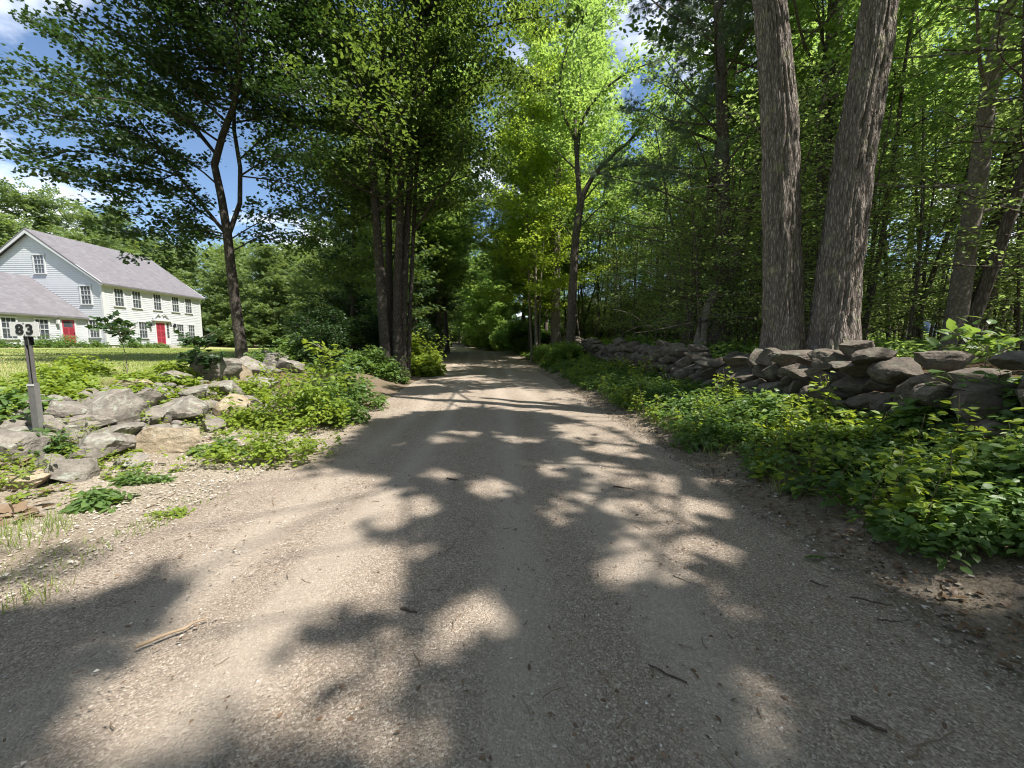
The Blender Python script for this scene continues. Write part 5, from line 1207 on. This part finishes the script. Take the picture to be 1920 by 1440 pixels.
for i in range(30):
    y = 20 + 50 * g.random(); put(W1, float(XC(y)) + 3.6 + g.random() * (1.2 if y < 40 else 6), y, g.random() * 6.28, g.uniform(.35, .6) if y < 36 else g.uniform(.8, 1.5))
Z1 = shrub(305, 2.6, 1.5, 'wood_leaf', 'leafy brush closing the far end of the road under the trees', gZ, size=(.2, .32), tpl='spray', nleaf=26)
for x, y, s in [(-1, 57, .8), (-2.4, 60, .9), (-3.8, 63, .9), (-5, 67, 1), (-6.5, 72, 1.1), (-8.5, 78, 1.1), (1, 55, .9), (-11, 86, 1.3), (-14, 92, 1.3), (-8, 90, 1.4), (-5, 84, 1.4), (-2, 70, 1.2), (-18, 98, 1.4), (-12.5, 74, 1.1), (-14.5, 80, 1.2), (-9.9, 62, .9), (-11.2, 69, 1), (3, 64, 1.2), (4, 50, .9), (5.2, 57, 1.1), (3.4, 46, .7), (6.5, 66, 1.2), (2.2, 52, .8), (7, 52, 1.1), (-20, 112, 2), (-24, 116, 2), (-28, 120, 2.2), (-19, 120, 2.2), (-31, 114, 2), (0, 76, 1.3), (-4, 96, 1.5)]: put(Z1, off_road(x, y, 4.4), y, g.random() * 6.28, s)
gQ = 'sunny bushes on the far side of the right wood'
Q1 = shrub(306, 3.2, 1.8, 'far_leaf', 'sunny bush glimpsed on the far side of the right wood', gQ, size=(.25, .4), tpl='spray', nleaf=26)
for i in range(46):
    a = i / 45; th = .12 + 1.1 * a; r_ = 44 + g.uniform(-4, 6) - 12 * a
    put(Q1, r_ * math.sin(th) + 2, r_ * math.cos(th), g.random() * 6.28, g.uniform(.8, 1.5))
for i, (y, lab, h, n) in enumerate([(20.8, 'weeds under the leftmost wing window', .5, 30), (25.6, 'leafy green weeds left of the number plate at the wing wall', .7, 40), (27.9, 'bushy weed between the two wing windows', 1.1, 40), (29.6, 'bushy weed left of the wing door', 1.15, 50), (31.6, 'pale flowers and weeds in the corner right of the wing door', .7, 40)]):
    clump('wall_plant', lab, 'plant', 0, 0, 1.7, h, n, 30, (.1, .16), 'weed_leaf', 'oval', 3000 + 2 * i, gH, .9, base=(WX + .9, y, 0))
for i, (y, lab, h) in enumerate([(33.2, 'spiky weeds at the near corner of the main house front', .9), (34.6, 'grassy weeds under the second front window', .6), (35.7, 'low weeds left of the front doorstep', .55), (38.6, 'low weeds right of the front doorstep', .6), (40.2, 'weeds under the last front window', .7)]):
    clump('wall_plant', lab, 'plant', 0, 0, 1.7, h, 40, 30, (.1, .16), 'weed_leaf', 'oval', 3100 + 2 * i, gH, .9, base=(HX + .8, y, 0))

# grass
def grass(name, label, x, y, h, w, mat, seed, dz=-.01):
    gg = np.random.default_rng(seed); n = len(x); b = on_ground(x, y, dz); a = gg.random(n) * 6.28; ln = gg.normal(0, .45, (n, 2)) * h[:, None]
    s = np.stack([np.cos(a), np.sin(a), 0 * a], -1) * w[:, None] * .5
    mid = b + np.stack([ln[:, 0] * .35, ln[:, 1] * .35, h * .6], -1); tip = b + np.stack([ln[:, 0], ln[:, 1], h * .95], -1)
    V = np.stack([b - s, b + s, mid + s * .7, mid - s * .7, tip], 1); f4 = np.arange(n)[:, None] * 5 + np.array([[0, 1, 2, 3]]); f3 = np.arange(n)[:, None] * 5 + np.array([[3, 2, 4]])
    mb = MB(); t = np.repeat(np.clip(gg.normal(.5, .22, n), 0, 1), 5); mb.add(V.reshape(-1, 3), f4, t); mb.f[3].append(f3); mb.m[3].append(np.zeros(n, np.int32))
    return mb.build(name, M[mat])
n = 90000; yy_ = 4 + 30 * g.random(n) ** 1.3; ss = 3.2 + 22 * g.random(n) ** 1.4; xx_ = XC(yy_) - 3.1 - ss
k = (yy_ < 14 + 0 * xx_) | (xx_ < -8.5); xx_, yy_ = xx_[k], yy_[k]
tag(grass('lawn_grass', '', xx_, yy_, g.uniform(.03, .08, len(xx_)), g.uniform(.008, .016, len(xx_)) * np.clip(yy_ / 8, .6, 3), 'grass', 61), 'short mown grass of the sunny lawn in front of the house', 'grass', kind='stuff')
n = 9000; yv = 1.8 + 8.5 * g.random(n); sv = .25 + 4.2 * g.random(n); xv = XC(yv) - 3.1 - sv; k = n2(xv * .9 + 3, yv * .9, 95) + .05 * sv > .60 + .1 * g.random(n)
n = 7000; yw = 1.5 + 26 * g.random(n) ** 1.4; xw = XC(yw) + 2.9 + (XWR(yw) - XC(yw) - 2.9) * (.08 + .8 * g.random(n) ** 1.3); kw = n2(xw * 1.4, yw, 97) > .5
tag(grass('bank_grass', '', xw[kw], yw[kw], g.uniform(.08, .38, kw.sum()), g.uniform(.004, .008, kw.sum()), 'grass', 63), 'loose grass blades mixed through the weeds of the right bank', 'grass', kind='stuff')
tag(grass('verge_grass', '', xv[k], yv[k], g.uniform(.03, .13, k.sum()), g.uniform(.003, .006, k.sum()), 'grass', 62), 'patchy thin grass growing through the gravel of the left verge', 'grass', kind='stuff')
for i, (px, py, w, h, n, lab) in enumerate([(20, 1010, .7, .16, 420, 'bright grass tuft at the left edge of the gravel verge'), (70, 1120, .3, .13, 60, 'sparse bluish grass tuft below the bright one at left'), (270, 990, .35, .08, 90, 'small grass tuft in the sunny gravel verge'), (190, 835, .5, .3, 160, 'grass growing in front of the wide shaded slab'), (100, 1055, .6, .09, 160, 'thin shaded grass on the left verge'), (375, 935, .5, .05, 80, 'scant grass blades on the verge under the weeds')]):
    p = at_ground(px, py); gg = np.random.default_rng(700 + i); a = gg.random(n) * 6.28; r = np.sqrt(gg.random(n)) * w / 2; xx_, yy_ = p[0] + r * np.cos(a), p[1] + r * np.sin(a)
    o = grass('grass_tuft', '', xx_, yy_, h * gg.uniform(.4, 1.1, n), np.full(n, .005), 'grass', 800 + i); tag(o, lab, 'grass tuft')
# fallen leaves
def litter(name, label, x, y, size, mat, seed, cat='leaf litter'):
    gg = np.random.default_rng(seed); n = len(x); P = on_ground(x, y, .012 + .02 * gg.random(n)); mb = MB()
    leaves(mb, P, np.stack([gg.normal(size=n), gg.normal(size=n), gg.normal(0, .25, n)], -1), np.array([0, 0, 1.]) + gg.normal(0, .35, (n, 3)), gg.uniform(*size, n), 'ovate', gg.random(n)); o = mb.build(name, M[mat]); tag(o, label, cat, kind='stuff')
n = 3000; y = 1.5 + 18 * g.random(n) ** 1.3; x = XC(y) + 2.7 + 1.1 * g.random(n)
litter('leaf_litter', 'small brown leaf scraps along the right edge of the road', x, y, (.02, .06), 'litter_leaf', 81)
n = 5000; y = 3 + 25 * g.random(n); x = XWR(y) + .6 + 12 * g.random(n)
litter('forest_litter', 'brown fallen leaves carpeting the woodland floor', x, y, (.05, .11), 'litter_leaf', 82)
n = 2600; y = 3.2 + 5 * g.random(n); x = XC(y) - 3.1 - 1.2 - 3 * g.random(n); k = n2(x * 1.5, y * 1.5, 83) > .5
litter('dry_leaves', 'dry tan leaves caught among the stones and weeds on the left bank', x[k], y[k], (.04, .1), 'dead_leaf', 83)
p = at_ground(25, 968); a = g.random(26) * 6.28; r = .2 * np.sqrt(g.random(26))
litter('dry_leaf_pile', 'heap of orange brown dry leaves at the left edge', p[0] + r * np.cos(a), p[1] + r * np.sin(a), (.1, .18), 'dead_leaf', 84)
n = 2600; y = 1 + 11 * g.random(n) ** 1.4; x = XC(y) + g.uniform(-3, 2.9, n)
litter('road_litter', 'tiny leaf and bark scraps scattered on the road', x, y, (.008, .034), 'litter_leaf', 85)
n = 420; y = 1 + 9 * g.random(n) ** 1.3; x = XC(y) + g.uniform(-3, 3.2, n); a = g.random(n) * 6.28; L = g.uniform(.02, .11, n); z = np.where(np.abs(x - XC(y)) < 2.8, roadz(x, y), H(x, y)) + .004
A = np.stack([np.stack([x + s * L * np.cos(a + s * .3), y + s * L * np.sin(a + s * .3), z + .003 * s], -1) for s in (0, .5, 1)], 1); mb = MB(); tubes(A, np.repeat(g.uniform(.0012, .0032, n)[:, None], 3, 1), 4, mb, g.random())
tag(mb.build('twig_litter', M['twig']), 'tiny twig bits scattered over the road surface', 'twigs', kind='stuff')
